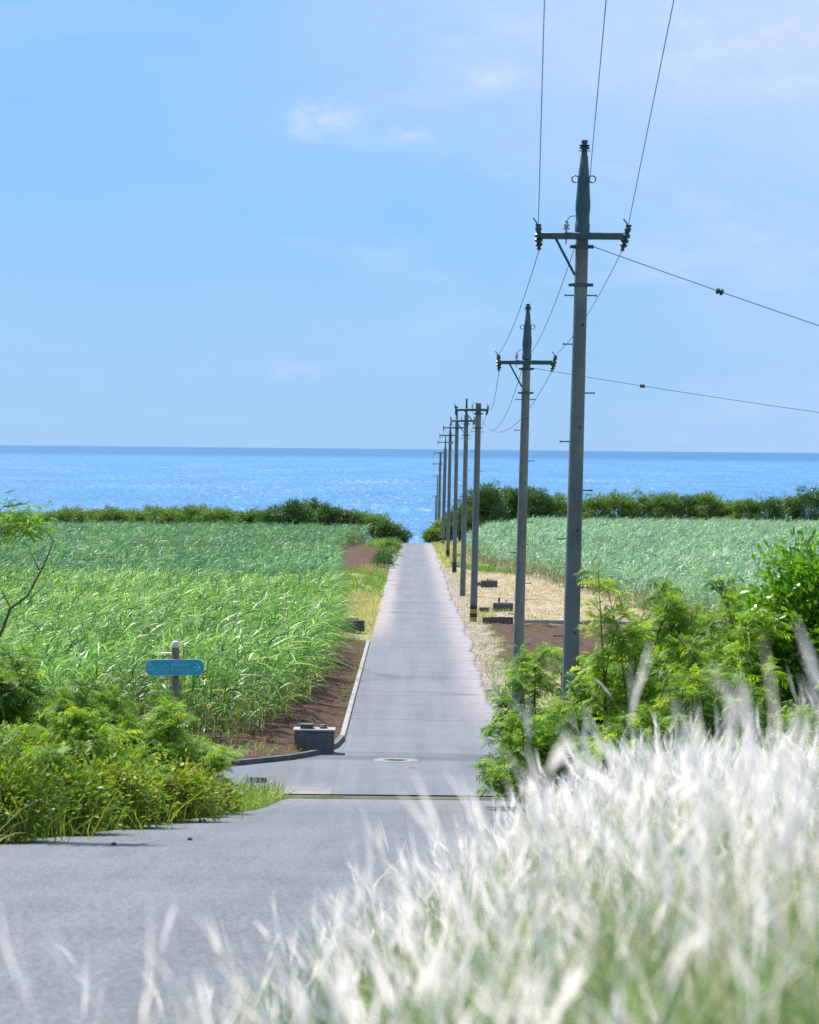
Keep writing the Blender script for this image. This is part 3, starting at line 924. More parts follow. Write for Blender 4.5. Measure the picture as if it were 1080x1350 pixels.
# --- feathery leucaena bushes
def feather_leaves(Ls, b, d, L, tone, pairs=8, pl=.085, pw=.014):
    n = len(L)
    bend = np.stack([rng.normal(.08, .1, n), rng.normal(0, .1, n), -rng.uniform(.25, .6, n)], 1)
    Ls.add(b, d, L, np.full(n, .006), bend, tone * .8, 3, 'stem')
    up = unit(rng.normal(0, .35, (n, 3)) + np.array((0, 0, 1.0)))
    for k in range(pairs):
        t = .2 + .8 * (k + .5) / pairs
        p = b + d * (L * t)[:, None] + bend * (L * t * t)[:, None]
        tg = unit(d + 2 * bend * t)
        s_ = unit(np.cross(tg, up))
        for sg in (-1, 1):
            dd = unit(tg * .65 + s_ * sg + rng.normal(0, .12, (n, 3)))
            l = pl * rng.uniform(.75, 1.2, n) * (1.1 - .5 * abs(t - .5)) * (L / .26)
            Ls.add(p, dd, l, np.full(n, pw) * rng.uniform(.8, 1.2, n), np.stack([np.zeros(n), np.zeros(n), -rng.uniform(.1, .5, n)], 1),
                   np.clip(tone + rng.normal(0, .06, n), 0, 1), 2, 'oval', up)


def feather_bush(base, stemsv, label, group, nbr=11, nlf=15, tone=.5, L=.30, r0=.03, name='feathery_bush', cat='bush', upw=.35, spread=.42, mat='feather'):
    """stemsv: list of tip offsets from the base"""
    base = np.array(base, float)
    root = empty(name, base, label, cat, group)
    Ls = Leaves(); m = MB()
    for sv_ in stemsv:
        sv_ = np.array(sv_, float); ln = np.linalg.norm(sv_)
        st = np.array((rng.normal(0, .12), rng.normal(0, .12), 0))
        bow = rng.normal(0, .07, 3) * ln
        pts = [st + (sv_ - st) * t + bow * math.sin(math.pi * t) + np.array((0, 0, .10 * ln * math.sin(math.pi * t))) for t in np.linspace(0, 1, 7)]
        m.tube(pts, [r0 * (1 - .8 * t) for t in np.linspace(0, 1, 7)], 6)
        for j in range(nbr):
            u = .3 + .7 * (j + rng.uniform(0, 1)) / nbr
            i0 = min(int(u * 6), 5); fr = u * 6 - i0
            p = pts[i0] * (1 - fr) + pts[i0 + 1] * fr
            bd = rdir(1, -5, 60)[0]; bl = spread * rng.uniform(.5, 1.25) * (.55 + .3 * ln / 2)
            q = p + bd * bl + np.array((0, 0, -.12 * bl))
            m.tube([p, p * .5 + q * .5 + np.array((0, 0, .06 * bl)), q], [r0 * .35, r0 * .25, r0 * .1], 5)
            t = rng.uniform(.15, 1.0, nlf)
            b = p + (q - p) * t[:, None] + base
            d = unit(rdir(nlf, -20, 65) + bd * .5 + np.array((0, 0, upw * .3)))
            tn = np.clip(rng.normal(tone, .16, nlf) + rng.normal(0, .12), 0, 1)
            feather_leaves(Ls, b, d, L * rng.uniform(.65, 1.25, nlf), tn)
    Ls.build('foliage', M[mat], root)
    m.build('stem', M['bark'], root)
    return root


def fan(n, wx_, wy_, h0, h1, lean=(0, 0)):
    return [(rng.uniform(-wx_, wx_) + lean[0], rng.uniform(-wy_, wy_) + lean[1], rng.uniform(h0, h1)) for _ in range(n)]


def gp(x, y):
    return (x, y, float(gz(x, y)) - .03)


RG = 'feathery bushes in the right roadside thicket'
feather_bush(gp(2.75, 53.5), [(-1.35, -.4, .75), (-1.15, .2, 1.5), (-.8, -.5, 1.7), (-.65, .3, 2.7), (-.95, .0, 2.4), (-1.25, .1, .35), (-.35, -.2, 2.85), (.1, .2, 2.8), (.5, -.2, 2.7), (.8, .1, 2.5), (-.9, .1, 2.0), (-.9, -.6, .5), (-.6, .5, 1.5), (.5, -.3, 1.7), (-.3, -.7, 1.2), (.5, .4, 1.9), (-1.0, -.1, .9)],
             'feathery bush leaning out over the right road edge, nearest to the manhole', RG, 12, 16, .45)
feather_bush(gp(3.0, 46.5), fan(15, .9, .7, 1.4, 2.6, (-.2, 0)), 'feathery bush hiding the foot of the nearest utility pole', RG, 12, 16, .5)
feather_bush(gp(2.15, 43.0), fan(11, .6, .7, .9, 1.8, (-.25, 0)), 'low feathery bush behind the white plumes at the right road edge', RG, 11, 15, .5)
feather_bush(gp(4.0, 45.0), fan(15, .8, .7, 1.6, 3.5), 'dense mid green feathery bush just right of the nearest utility pole', RG, 12, 16, .55)
feather_bush(gp(3.1, 42.8), [(-.15, .3, 3.6), (-.3, .1, 3.9), (-.05, -.2, 3.1), (.3, 0, 2.9), (-.3, .2, 2.4), (.15, .3, 3.3)], 'tall thin yellow-green sapling rising in front of the nearest utility pole', RG, 11, 12, .72, .26, .022, spread=.32)
feather_bush(gp(4.8, 43.0), fan(14, .8, .7, 1.6, 3.2), 'leggy feathery bush with bare brown stems left of the glossy shrub', RG, 12, 15, .55)
feather_bush(gp(3.9, 39.5), fan(13, .9, .7, 1.2, 2.3), 'low yellow-green feathery bush behind the middle of the white plumes', RG, 12, 16, .6)
feather_bush(gp(5.0, 51.0), fan(16, 1.0, .8, 2.2, 4.2), 'tall feathery bush in front of the pale right cane field', RG, 14, 17, .42)
feather_bush(gp(6.0, 50.0), fan(15, 1.0, .8, 2.4, 4.2), 'tall dark feathery bush behind the glossy shrub', RG, 14, 17, .35)
feather_bush(gp(5.5, 39.0), fan(13, .9, .7, .9, 1.9), 'low bright feathery bush below the glossy shrub at the right edge', RG, 12, 16, .6)
feather_bush(gp(4.7, 36.0), fan(9, .9, .7, .5, 1.2), 'knee-high feathery bush at the right edge just behind the white plumes', RG, 11, 15, .5)
feather_bush(gp(2.9, 38.0), fan(9, .7, .7, .5, 1.15), 'small feathery bush just behind the tallest white plume stalks', RG, 11, 15, .5)

# --- glossy broad-leaved shrub on the right
g = gp(6.35, 43.5)
root = empty('glossy_shrub', g, 'large rounded shrub with glossy bright green leaves at the right edge', 'shrub')
Ls = Leaves()
cc = crown_leaves(Ls, (g[0], g[1], g[2] + 2.2), (1.4, 1.3, 2.15), 380, 54, .125, .15, (.5, .2), 'oval', 2, .5, g[2], .55)
cc2 = crown_leaves(Ls, (g[0] - .45, g[1] - .4, g[2] + 1.3), (1.15, 1.0, 1.2), 170, 46, .115, .15, (.5, .2), 'oval', 2, .5, g[2], .6)
Ls.build('foliage', M['glossy'], root)
stems(root, np.concatenate([cc, cc2]), 'stem', .05, most=22)

# --- left thicket
LG = 'feathery bushes in the left roadside thicket'
feather_bush(gp(-6.2, 45.0), fan(14, .9, .8, 1.2, 2.6), 'tall feathery bush at the left edge below the leaning bare twig', LG, 12, 16, .42)
feather_bush(gp(-5.7, 48.0), fan(12, .9, .8, 1.1, 2.2), 'dark green feathery bush left of the signpost in the left thicket', LG, 12, 16, .38)
feather_bush(gp(-4.7, 49.0), fan(14, .8, .8, .9, 1.9), 'feathery bush directly below the blue sign', LG, 12, 16, .5)
feather_bush(gp(-5.4, 43.5), fan(12, .9, .8, .8, 1.7), 'middle feathery bush in front of the dark one in the left thicket', LG, 12, 16, .55)
feather_bush(gp(-3.9, 50.5), fan(10, .7, .7, .6, 1.35), 'low feathery bush right of the signpost beside the concrete irrigation box', LG, 12, 15, .5)
feather_bush(gp(-7.6, 50.0), fan(13, 1.2, .8, 1.5, 2.8), 'feathery bush at the left edge in front of the cane', LG, 12, 15, .4)


def weed_bush(x, y, r_, h, label, tone):
    g = gp(x, y)
    root = empty('roadside_shrub', g, label, 'shrub', 'low leafy shrubs along the lower road')
    Ls = Leaves()
    cc = crown_leaves(Ls, (g[0], g[1], g[2] + h * .45), (r_, r_ * .9, h * .5), int(230 * r_ * max(h, .6) / .8), 34, .10, .15, (tone, .18), 'leaf', 2, .42, g[2], .25)
    ng = int(420 * r_)
    gxx = g[0] + rng.normal(0, r_ * .6, ng); gyy = g[1] + rng.normal(0, r_ * .6, ng)
    d2 = rdir(ng, 55, 88)
    Ls.add(np.stack([gxx, gyy, gz(gxx, gyy)], 1), d2, h * rng.uniform(.5, 1.25, ng), rng.uniform(.008, .016, ng), np.stack([rng.normal(.1, .2, ng), rng.normal(0, .15, ng), -rng.uniform(.1, .5, ng)], 1), np.clip(rng.normal(.5, .3, ng), 0, .96), 3, 'blade')
    Ls.build('foliage', M['weed'], root)
    stems(root, cc, 'stem', .012, most=12)


weed_bush(-4.95, 34.5, .75, 1.0, 'yellow-green leafy shrub at the left edge, nearest to the camera', .36)
weed_bush(-4.65, 37.5, .75, .95, 'dark yellow-green leafy shrub, second from the left edge along the lower road', .28)
weed_bush(-4.25, 40.5, .75, .95, 'olive leafy shrub with a brown patch, middle of the row along the lower road', .48)
weed_bush(-3.75, 44.0, .75, .9, 'bright olive leafy shrub behind the two stones on the lower road', .45)
weed_bush(-3.55, 47.0, .55, .75, 'yellowish leafy shrub next to the grass wedge at the side road', .5)
weed_bush(-3.4, 49.5, .42, .55, 'small leafy shrub at the tip of the left bank beside the grass wedge', .55)
feather_bush(gp(-4.25, 43.0), fan(9, .6, .6, .5, 1.05), 'low feathery bush between the leafy shrubs near the two stones', LG, 10, 13, .45)
feather_bush(gp(-3.75, 48.5), fan(9, .6, .6, .5, 1.05), 'low feathery bush behind the small leafy shrub near the grass wedge', LG, 10, 13, .6)
feather_bush(gp(-5.2, 38.0), fan(9, .6, .6, .6, 1.2), 'low feathery bush among the leafy shrubs at the left edge of the lower road', LG, 10, 13, .5)
weed_bush(-5.6, 39.0, .9, 1.25, 'green leafy shrub in the second row of the left bank', .35)
weed_bush(-4.9, 45.0, .9, 1.15, 'bright green leafy shrub below the feathery bushes of the left bank', .4)

# --- slender tree reaching in at the left edge
g = gp(-6.0, 36.0)
root = empty('slender_tree', g, 'slender tree reaching in at the left edge with a bare bent branch', 'tree')
m = MB()
rel = lambda px, py, D: P(px, py, D) - np.array(g)
trunk = [np.zeros(3), rel(-75, 950, 36), rel(-50, 880, 36), rel(0, 838, 35.8), rel(14, 802, 35.8), rel(36, 786, 35.7), rel(58, 745, 35.6), rel(71, 713, 35.5), rel(60, 700, 35.5), rel(48, 694, 35.4)]
m.tube(trunk, [.06, .05, .04, .02, .017, .014, .010, .008, .006, .003], 7)
for pts in ([(52, 752), (40, 728)], [(14, 802), (8, 790), (0, 775), (-10, 750)], [(0, 838), (-20, 780), (-30, 720), (-10, 716), (22, 708), (40, 703)], [(-30, 720), (0, 695), (30, 690), (62, 692)],
            [(-30, 720), (-20, 690), (5, 668), (10, 655)], [(5, 668), (34, 664), (40, 660)], [(-30, 720), (10, 700), (45, 680)]):
    q = [rel(a, b_, 35.6 + .1 * k) for k, (a, b_) in enumerate(pts)]
    m.tube(q, list(np.linspace(.010, .003, len(q))), 6)
m.build('trunk', M['bark'], root)
Ls = Leaves()
for (a, b_, k) in [(5, 690, 70), (25, 685, 60), (40, 690, 45), (52, 690, 22), (-15, 690, 80), (10, 672, 36), (30, 700, 36), (36, 674, 16), (-35, 680, 60), (-55, 700, 60), (-30, 705, 40), (8, 662, 8)]:
    cpt = P(a, b_, 35.7)
    b = cpt + rng.normal(0, 1, (k, 3)) * (.11, .3, .07)
    feather_leaves(Ls, b, rdir(k, -30, 45), .17 * rng.uniform(.6, 1.2, k), np.clip(rng.normal(.25, .18, k), 0, 1), 6, .06, .014)
Ls.build('crown', M['feather'], root)


# ------------------------------------------------------------------ utility poles
POLES = []


def pole(D, top, base, arm_y, armL, armR, conc_y, label, style, nbolts=0, detail=2, band=None, r_base=.155, r_top=.105):
    """top/base: photo pixels of the axis ends, arm_y / conc_y: pixel rows of the arm and of the concrete's upper end"""
    tp = P(*top, D); bp = P(*base, D)
    zg = float(gz(bp[0], D)) - .25
    ax = lambda z: bp + (tp - bp) * ((z - bp[2]) / (tp[2] - bp[2]))
    zrow = lambda row: (lambda q: q[2])(P(top[0], row, D))
    b0 = ax(zg)
    root = empty('utility_pole', b0, label, 'utility pole', 'utility poles along the road')
    o = np.array(b0)
    A = lambda z, dx=0, dy=0: ax(z) - o + np.array((dx, dy, 0))
    zc, za, zt = zrow(conc_y), zrow(arm_y), tp[2]
    rad = lambda z: r_base + (r_top - r_base) * (z - zg) / (zc - zg)
    m = MB(); m.tube([A(zg + (zc - zg) * t) for t in (0, .25, .5, .75, 1)], [rad(zg + (zc - zg) * t) for t in (0, .25, .5, .75, 1)], 18)
    m.build('shaft', M['pole'], root)
    if style == 'steel_top':          # tapered steel extension with ground-wire clamp
        m = MB(); h = zt - zc
        m.lathe(A(zc - .45), A(zt - .02), [(0, .128), (.10, .128), (.11, .118), (.22, .12), (.25, .128), (.34, .128), (.40, .118), (.55, .105), (.86, .062), (.87, .05), (.93, .05), (.935, .09), (.95, .09), (.955, .062), (.97, .09), (.98, .09), (.985, .045), (1, .045)], 14)
        m.build('top_extension', M['steel'], root)
        m = MB(); m.lathe(A(zt - .02), A(zt + .03), [(0, .055), (.5, .06), (1, .05)], 12); m.build('cap', M['dark_steel'], root)
        m = MB(); z = zt - .14 * h
        m.tube([A(z, -.10), A(z, .10)], .008, 6); m.build('clamp', M['dark_steel'], root)
        zr = zc + .42 * h
        for s_ in (-1, 1):
            m = MB(); m.ring(A(zr, s_ * .145, -.03), .058, .011); m.build('ring', M['steel'], root)
    elif style == 'thin_top':
        m = MB(); m.lathe(A(zc - .3), A(zt), [(0, .10), (.25, .10), (.3, .075), (.9, .05), (.92, .07), (.96, .07), (1, .03)], 10); m.build('top_extension', M['steel'], root)
    # crossarm
    yo = -(rad(za) + .05)
    m = MB(); th = .115
    m.box(A(za, (armR - armL) / 2, yo), (armL + armR, .09, th), 0, .012); m.build('crossarm', M['steel'], root)
    m = MB(); m.lathe(A(za, 0, yo - .05), A(za, 0, yo - .11), [(0, .07), (.5, .075), (.6, .04), (1, .04)], 10); m.build('arm_bolt', M['dark_steel'], root)
    if detail >= 1:
        m = MB()
        for zz in (za - .17,):
            m.lathe(A(zz - .035), A(zz + .035), [(0, rad(zz) + .012), (1, rad(zz) + .012)], 16)
            for s_ in (-1, 1): m.box(A(zz, s_ * (rad(zz) + .05)), (.09, .06, .06), 0, .006)
        m.build('clamp_band', M['dark_steel'], root)
        m = MB(); zz = za - .82
        m.lathe(A(zz - .03), A(zz + .03), [(0, rad(zz) + .01), (1, rad(zz) + .01)], 16)
        for s_ in (-1, 1): m.box(A(zz, s_ * (rad(zz) + .05)), (.1, .05, .055), 0, .006)
        m.build('clamp_band', M['dark_steel'], root)
        m = MB(); m.tube([A(za - .05, -armL * .62, yo), A(za - .66, -rad(za) - .005, yo + .06)], .022, 8); m.build('brace', M['steel'], root)
        # pin insulator and jumper
        xi = -.28
        m = MB(); m.lathe(A(za + .045, xi, yo), A(za + .25, xi, yo), [(0, .018), (.3, .018), (.32, .055), (.42, .06), (.46, .035), (.6, .035), (.62, .06), (.74, .055), (.8, .03), (1, .03)], 12)
        m.tube([A(za - .14, xi, yo), A(za - .058, xi, yo)], .012, 6)
        m.build('pin_insulator', M['porcelain'], root)
        m = MB(); m.tube([A(za + .25, xi, yo), A(za + .33, xi + .06, yo), A(za + .345, xi + .16, yo + .01), A(za + .30, -.1, yo + .02), A(za + .1, -.03, yo - .02)], .009, 6)
        m.build('jumper_wire', M['cable'], root)
    ends = []
    for s_, xx_ in ((-1, -armL), (1, armR)):
        t0 = .03 if s_ < 0 else .11
        a_ = A(za - .24, xx_ - s_ * .01 - (.05 if s_ > 0 else .01), yo + .1); b_ = A(za + .16, xx_ + s_ * .03, yo - .08)
        sc = 1 if detail else .8
        m = MB(); prof = [(0, .02), (.06, .045), (.1, .03), (.18, .03), (.2, .062), (.27, .066), (.31, .035), (.36, .035), (.38, .07), (.47, .07), (.5, .035), (.56, .035), (.58, .072), (.68, .072), (.71, .04), (.8, .04), (.82, .055), (.94, .055), (1, .03)]
        m.lathe(a_, b_, [(q, r2 * sc) for q, r2 in prof], 12)
        m.build('end_insulator', M['dark_steel' if detail else 'steel'], root)
        if detail:
            m = MB(); m.tube([b_, b_ + np.array((-.03, -.02, .05)), b_ + np.array((-.09, -.02, .13))], .012, 6)
            m.tube([b_ + np.array((-.05, 0, .015)), b_ + np.array((.05, 0, .015))], .02, 6); m.build('wire_clamp', M['dark_steel'], root)
        ends.append((b_ + o + np.array((0, 0, .05)), a_ + o))
    # step bolts, alternately left and right
    z = za - 1.0
    for k in range(nbolts):
        for s_ in ((-1, 1) if k == 0 else ((-1,) if k % 2 else (1,))):
            m = MB(); r2 = rad(z)
            m.tube([A(z, s_ * (r2 - .02)), A(z, s_ * (r2 + .15))], .013, 6); m.lathe(A(z, s_ * (r2 + .15)), A(z, s_ * (r2 + .165)), [(0, .022), (1, .022)], 8)
            m.build('step_bolt', M['dark_steel'], root)
        z -= .83 if nbolts > 8 else .9
    if nbolts:
        z = za - 1.5
        while z > zg + 1.2:
            m = MB(); r2 = rad(z)
            m.lathe(A(z, r2 * .35, -r2 * .93 + .01), A(z, r2 * .35, -r2 * .93 - .012), [(0, .022), (.6, .022), (1, .012)], 8)
            m.build('bolt_socket', M['black'], root); z -= 1.75
    if band:
        m = MB(); z0 = zg + .28
        for k in range(4):
            m2 = MB(); m2.lathe(A(z0 + k * .18), A(z0 + (k + 1) * .18 - .004), [(0, rad(z0) + .006), (1, rad(z0) + .006)], 18)
            m2.build('warning_stripe', M['yellow' if (k % 2 == 0 and band == 'yellow') else 'black'], root)
    rec = dict(D=D, left=ends[0], right=ends[1], mid=ax(za) + np.array((0, -.1, .1)), midback=ax(za) + np.array((-.1, .13, -.12)), top=ax(zt), zc=ax(zc), za=za, ax=ax, rad=rad)
    POLES.append(rec)
    return rec


pole(49.5, (771, 187), (752.5, 872), 312, .73, .74, 272, 'nearest and tallest utility pole with steel top, beside the glossy shrub', 'steel_top', 12, 2)
pole(78.6, (696.5, 402), (683.5, 862), 478, .74, .74, 452, 'second nearest utility pole with steel top, standing in front of the red soil', 'steel_top', 10, 2)
pole(133, (631, 531), (624, 823), 540.5, 1.02, .42, 531.5, 'flat-topped utility pole with a yellow and black foot', 'flat', 6, 1, 'yellow', .165, .13)
pole(165, (615.5, 525), (610, 786), 555, .85, .45, 549, 'fourth nearest utility pole with a thin pointed steel top', 'thin_top', 4, 1, None, .16, .12)
pole(212, (603, 536), (599, 757), 564, .95, .6, 558, 'fifth nearest utility pole with a black foot at the road edge', 'thin_top', 0, 0, 'black', .16, .13)
pole(255, (594.3, 551), (590.5, 733), 574, .9, .55, 571, 'sixth nearest utility pole, black footed, near the road crest', 'thin_top', 0, 0, 'black', .16, .13)
pole(318, (587.8, 573), (584, 719), 583, .85, .8, 592, 'seventh nearest utility pole with a yellow foot on the road crest', 'thin_top', 0, 0, 'yellow', .2, .17)
pole(370, (581, 595), (579, 700), 597, .8, .5, 596, 'eighth utility pole, lower half hidden behind the road crest', 'flat', 0, 0, None, .16, .13)
pole(430, (580, 610), (578, 700), 611.5, .95, .3, 611, 'ninth utility pole, beyond the road crest in front of the sea', 'flat', 0, 0, None, .16, .13)
pole(500, (577, 626), (575.5, 700), 627.5, .6, .4, 627, 'tenth utility pole, small against the sea beyond the crest', 'flat', 0, 0, None, .12, .10)
pole(600, (574.8, 652), (573.8, 700), 654, .75, .4, 653, 'farthest utility pole, standing low against the sea', 'flat', 0, 0, None, .14, .10)

# ------------------------------------------------------------------ wires
def wire(a, b, sag, r_, label, group='power lines along the poles', n=24):
    a = np.array(a, float); b = np.array(b, float)
    m = MB()
    m.tube([a + (b - a) * t + np.array((0, 0, -4 * sag * t * (1 - t))) for t in np.linspace(0, 1, n)], r_, 6)
    return tag(m.build('power_line', M['cable'], origin=tuple(a)), label, 'power line', group)


p1, p2, p3, p4 = POLES[:4]


def toward(start, px0, D0, D1=-6.0, lift=0.0):
    """point behind the camera on the line from start through the top-of-frame pixel px0 at distance D0"""
    q = P(px0, -2, D0); t = (D1 - start[1]) / (q[1] - start[1])
    return start + (q - start) * t


for st, px0, lab in ((p1['left'][0], 718, 'left one of the three wires running from the nearest pole up over the camera'),
                     (p1['ax'](p1['za'] + .95) + np.array((.10, -.02, 0)), 799.5, 'middle one of the three wires running from the nearest pole up over the camera'),
                     (p1['right'][0], 889, 'right one of the three wires running from the nearest pole up over the camera')):
    e_ = toward(st, px0, 35.5)
    wire(st, e_, .0, .0065, lab)
for lab, a, b, sg in (('left wire between the nearest and second pole', p1['left'][1], p2['left'][0], .22),
                      ('middle wire between the nearest and second pole', p1['midback'], p2['mid'], .25),
                      ('right wire between the nearest and second pole', p1['right'][1], p2['right'][0], .22),
                      ('left wire between the second pole and the flat-topped pole', p2['left'][1], p3['right'][0], .55),
                      ('slack middle wire between the second pole and the flat-topped pole', p2['midback'], p3['ax'](p3['za'] - .3) + np.array((.15, 0, 0)), 1.1),
                      ('right wire between the second pole and the flat-topped pole', p2['right'][1], p3['ax'](p3['za'] - .5) + np.array((.15, -.05, 0)), 1.0)):
    wire(a, b, sg, .007 if 'nearest' in lab else .0085, lab)
for i in range(2, 6):
    a, b = POLES[i], POLES[i + 1]
    nm = ['flat-topped pole', 'fourth pole', 'fifth pole', 'sixth pole'][i - 2]
    wire(a['left'][1], b['left'][0], .5, .010, f'thin left wire running seaward from the {nm}')
    wire(a['right'][1], b['right'][0], .5, .010, f'thin right wire running seaward from the {nm}')


def span_wire(st, px1, py1, D, knob_px, knob_py, lab, far_x):
    e_ = P(px1, py1, D)
    far = st + (e_ - st) * ((far_x - st[0]) / (e_[0] - st[0])); far = far + np.array((0, 0, .9))
    n = 40
    # gentle sag: passes the frame edge where the photo shows it
    tt = (e_[0] - st[0]) / (far[0] - st[0])
    zlin = st[2] + (far[2] - st[2]) * tt
    sag = (zlin - e_[2]) / (4 * tt * (1 - tt))
    root = empty('span_wire', st, lab, 'wire', 'span wires leading off to the right')
    f = lambda t: (far - st) * t + np.array((0, 0, -4 * sag * t * (1 - t)))
    m = MB(); m.tube([f(t) for t in np.linspace(0, 1, n)], .0075, 6); m.build('wire', M['cable'], root)
    k = (P(knob_px, knob_py, D)[0] - st[0]) / (far[0] - st[0])
    m = MB(); q0, q1 = f(k - .004), f(k + .004); q0 = f(k) + (q0 - f(k)) / np.linalg.norm(q0 - f(k)) * .07; q1 = f(k) + (q1 - f(k)) / np.linalg.norm(q1 - f(k)) * .07
    m.lathe(q0, q1, [(0, .02), (.1, .05), (.35, .06), (.45, .035), (.55, .035), (.65, .06), (.9, .05), (1, .02)], 12); m.build('guy_insulator', M['dark_steel'], root)


span_wire(p1['ax'](p1['za'] - .17) + np.array((.2, 0, 0)), 1082, 430, 49.5, 949, 391, 'span wire with a small insulator leading right from the nearest pole', 24)
span_wire(p2['ax'](p2['za'] - .15) + np.array((.2, 0, 0)), 1082, 544, 78.6, 847, 519, 'span wire with a small insulator leading right from the second pole', 30)

# ------------------------------------------------------------------ wooden signpost with blue board
D = 59.0
sp = P(231, 905, D); zg = float(gz(sp[0], D)); zt = P(231, 845, D)[2]
root = empty('signpost', (sp[0], D, zg), 'wooden post carrying a blue rounded direction board with an arrow, among the cane', 'sign')
hp = zt - zg
m = MB(); m.lathe((0, 0, -.1), (0, 0, hp - .13), [(0, .085), (.5, .083), (1, .078)], 12); m.build('post', M['wood'], root)
m = MB(); m.lathe((0, 0, hp - .13), (0, 0, hp), [(0, .084), (.6, .084), (.9, .06), (1, .02)], 12); m.build('post_cap', M['wood_cap'], root)
bz = P(231, 879.5, D)[2] - zg; hw, hh = .60, .165


def pill(hw, hh, y0, y1, z0, n=10):
    pts = []
    for k in range(n + 1):
        a = -math.pi / 2 + math.pi * k / n; pts.append((hw - hh * .8 + hh * .8 * math.cos(a), hh * math.sin(a)))
    for k in range(n + 1):
        a = math.pi / 2 + math.pi * k / n; pts.append((-hw + hh * .8 + hh * .8 * math.cos(a), hh * math.sin(a)))
    q = len(pts); v = [(x, y0, z + z0 + x * .02) for x, z in pts] + [(x, y1, z + z0 + x * .02) for x, z in pts]
    f = [tuple(range(q)), tuple(reversed(range(q, 2 * q)))] + [(i, q + i, q + (i + 1) % q, (i + 1) % q) for i in range(q)]
    return v, f


m = MB(); m.add(*pill(hw, hh, -.13, -.088, bz)); bd = m.build('board', M['sign_edge'], root, smooth=False)
m = MB(); m.add(*pill(hw - .012, hh - .012, -.134, -.1305, bz)); m.build('board_face', M['sign_blue'], bd, smooth=False)
m = MB()
yk = -.1375
for row, x0, x1, zz, hgt in ((0, -.28, .28, .05, .05), (1, -.22, .24, -.055, .035)):
    xk = x0
    while xk < x1:
        wv = random.uniform(.028, .05)
        for _ in range(3):
            if random.random() < .5: m.box((xk + wv / 2, yk, bz + zz + xk * .02 + random.uniform(-.4, .4) * hgt), (wv, .004, .008))
            else: m.box((xk + random.uniform(0, wv), yk - .0005, bz + zz + xk * .02), (.007, .004, hgt))
        xk += wv + .016
m.build('faint_lettering', M['sign_ink'], bd, smooth=False)
m = MB(); ax0 = .40
m.box((ax0 + .03, yk, bz + .008), (.13, .004, .016))
for s_ in (-1, 1): m.add([(ax0 + .13, yk, bz + .01 + s_ * .0), (ax0 + .05, yk - .001, bz + .01 + s_ * .085), (ax0 + .03, yk - .001, bz + .01 + s_ * .075), (ax0 + .095, yk, bz + .01)], [(0, 1, 2, 3)])
m.build('arrow', M['sign_ink'], bd, smooth=False)
m = MB(); m.ring((-.49, yk, bz - .01), .05, .008); m.box((-.49, yk, bz + .06), (.02, .004, .05)); m.box((-.46, yk, bz - .05), (.06, .004, .012)); m.build('emblem', M['sign_ink'], bd, smooth=False)

# ------------------------------------------------------------------ concrete boxes
def cbox(name, x0, x1, D, h, dep, label, mat='old_concrete', extras=(), sink=.15, group='concrete irrigation boxes'):
    xc = (x0 + x1) / 2; zg = float(gz(xc, D))
    root = empty(name, (xc, D, zg), label, 'concrete box', group)
    m = MB(); m.box((0, dep / 2, (h - sink) / 2), (x1 - x0, dep, h + sink), 0, .02); m.build('body', M[mat], root, smooth=False)
    for ex in extras: ex(root, h, dep)
    return root


def lid_block(root, h, dep):
    m = MB(); m.box((-.17, dep * .45, h + .055), (.30, .26, .11), 0, .015); b = m.build('raised_cover', M['old_concrete'], root, smooth=False)
    m = MB()
    for k in range(4): m.box((-.27 + k * .066, dep * .45 - .1325, h + .045), (.022, .006, .06))
    m.build('vent_slot', M['black'], b, smooth=False)


def lid_cap(root, h, dep):
    m = MB(); m.lathe((.2, dep * .5, h), (.2, dep * .5, h + .1), [(0, .09), (.45, .09), (.5, .075), (.85, .06), (1, .02)], 14); m.build('valve_cap', M['iron'], root)


def top_slab(root, h, dep):
    m = MB(); m.box((0, dep / 2, h + .02), (.96, dep + .04, .04), 0, .008); m.build('top_slab', M['concrete'], root, smooth=False)


g = P(413.5, 998, 65.2)
cbox('irrigation_box', g[0] - .45, g[0] + .44, 65.6, .50, .55, 'grey concrete irrigation box with a vented cover, at the kerb corner', extras=(top_slab, lambda r_, h, d: lid_block(r_, h + .04, d), lambda r_, h, d: lid_cap(r_, h + .04, d)))


def pipes(root, h, dep):
    m = MB(); m.lathe((-.2, dep * .5, h), (-.2, dep * .5, h + .27), [(0, .05), (.7, .05), (.72, .065), (.9, .065), (1, .03)], 10); m.build('standpipe', M['steel'], root)
    m = MB(); m.tube([(.15, dep * .5, h), (.15, dep * .5, h + .13), (.22, dep * .5, h + .14)], .03, 8); m.build('valve', M['dark_steel'], root)


def knobs(root, h, dep):
    for k, xx_ in enumerate((-.1, .06, .2)):
        m = MB(); m.lathe((xx_, dep * .5, h), (xx_, dep * .5, h + .12 - .03 * k), [(0, .05), (.6, .05), (.7, .03), (1, .03)], 8); m.build('valve', M['steel'], root)


def rear_slab(root, h, dep):
    m = MB(); m.box((.42, dep * .5 + .3, h * .5 + .06), (.55, .5, h + .12), 0, .015); m.build('side_chamber', M['old_concrete'], root, smooth=False)


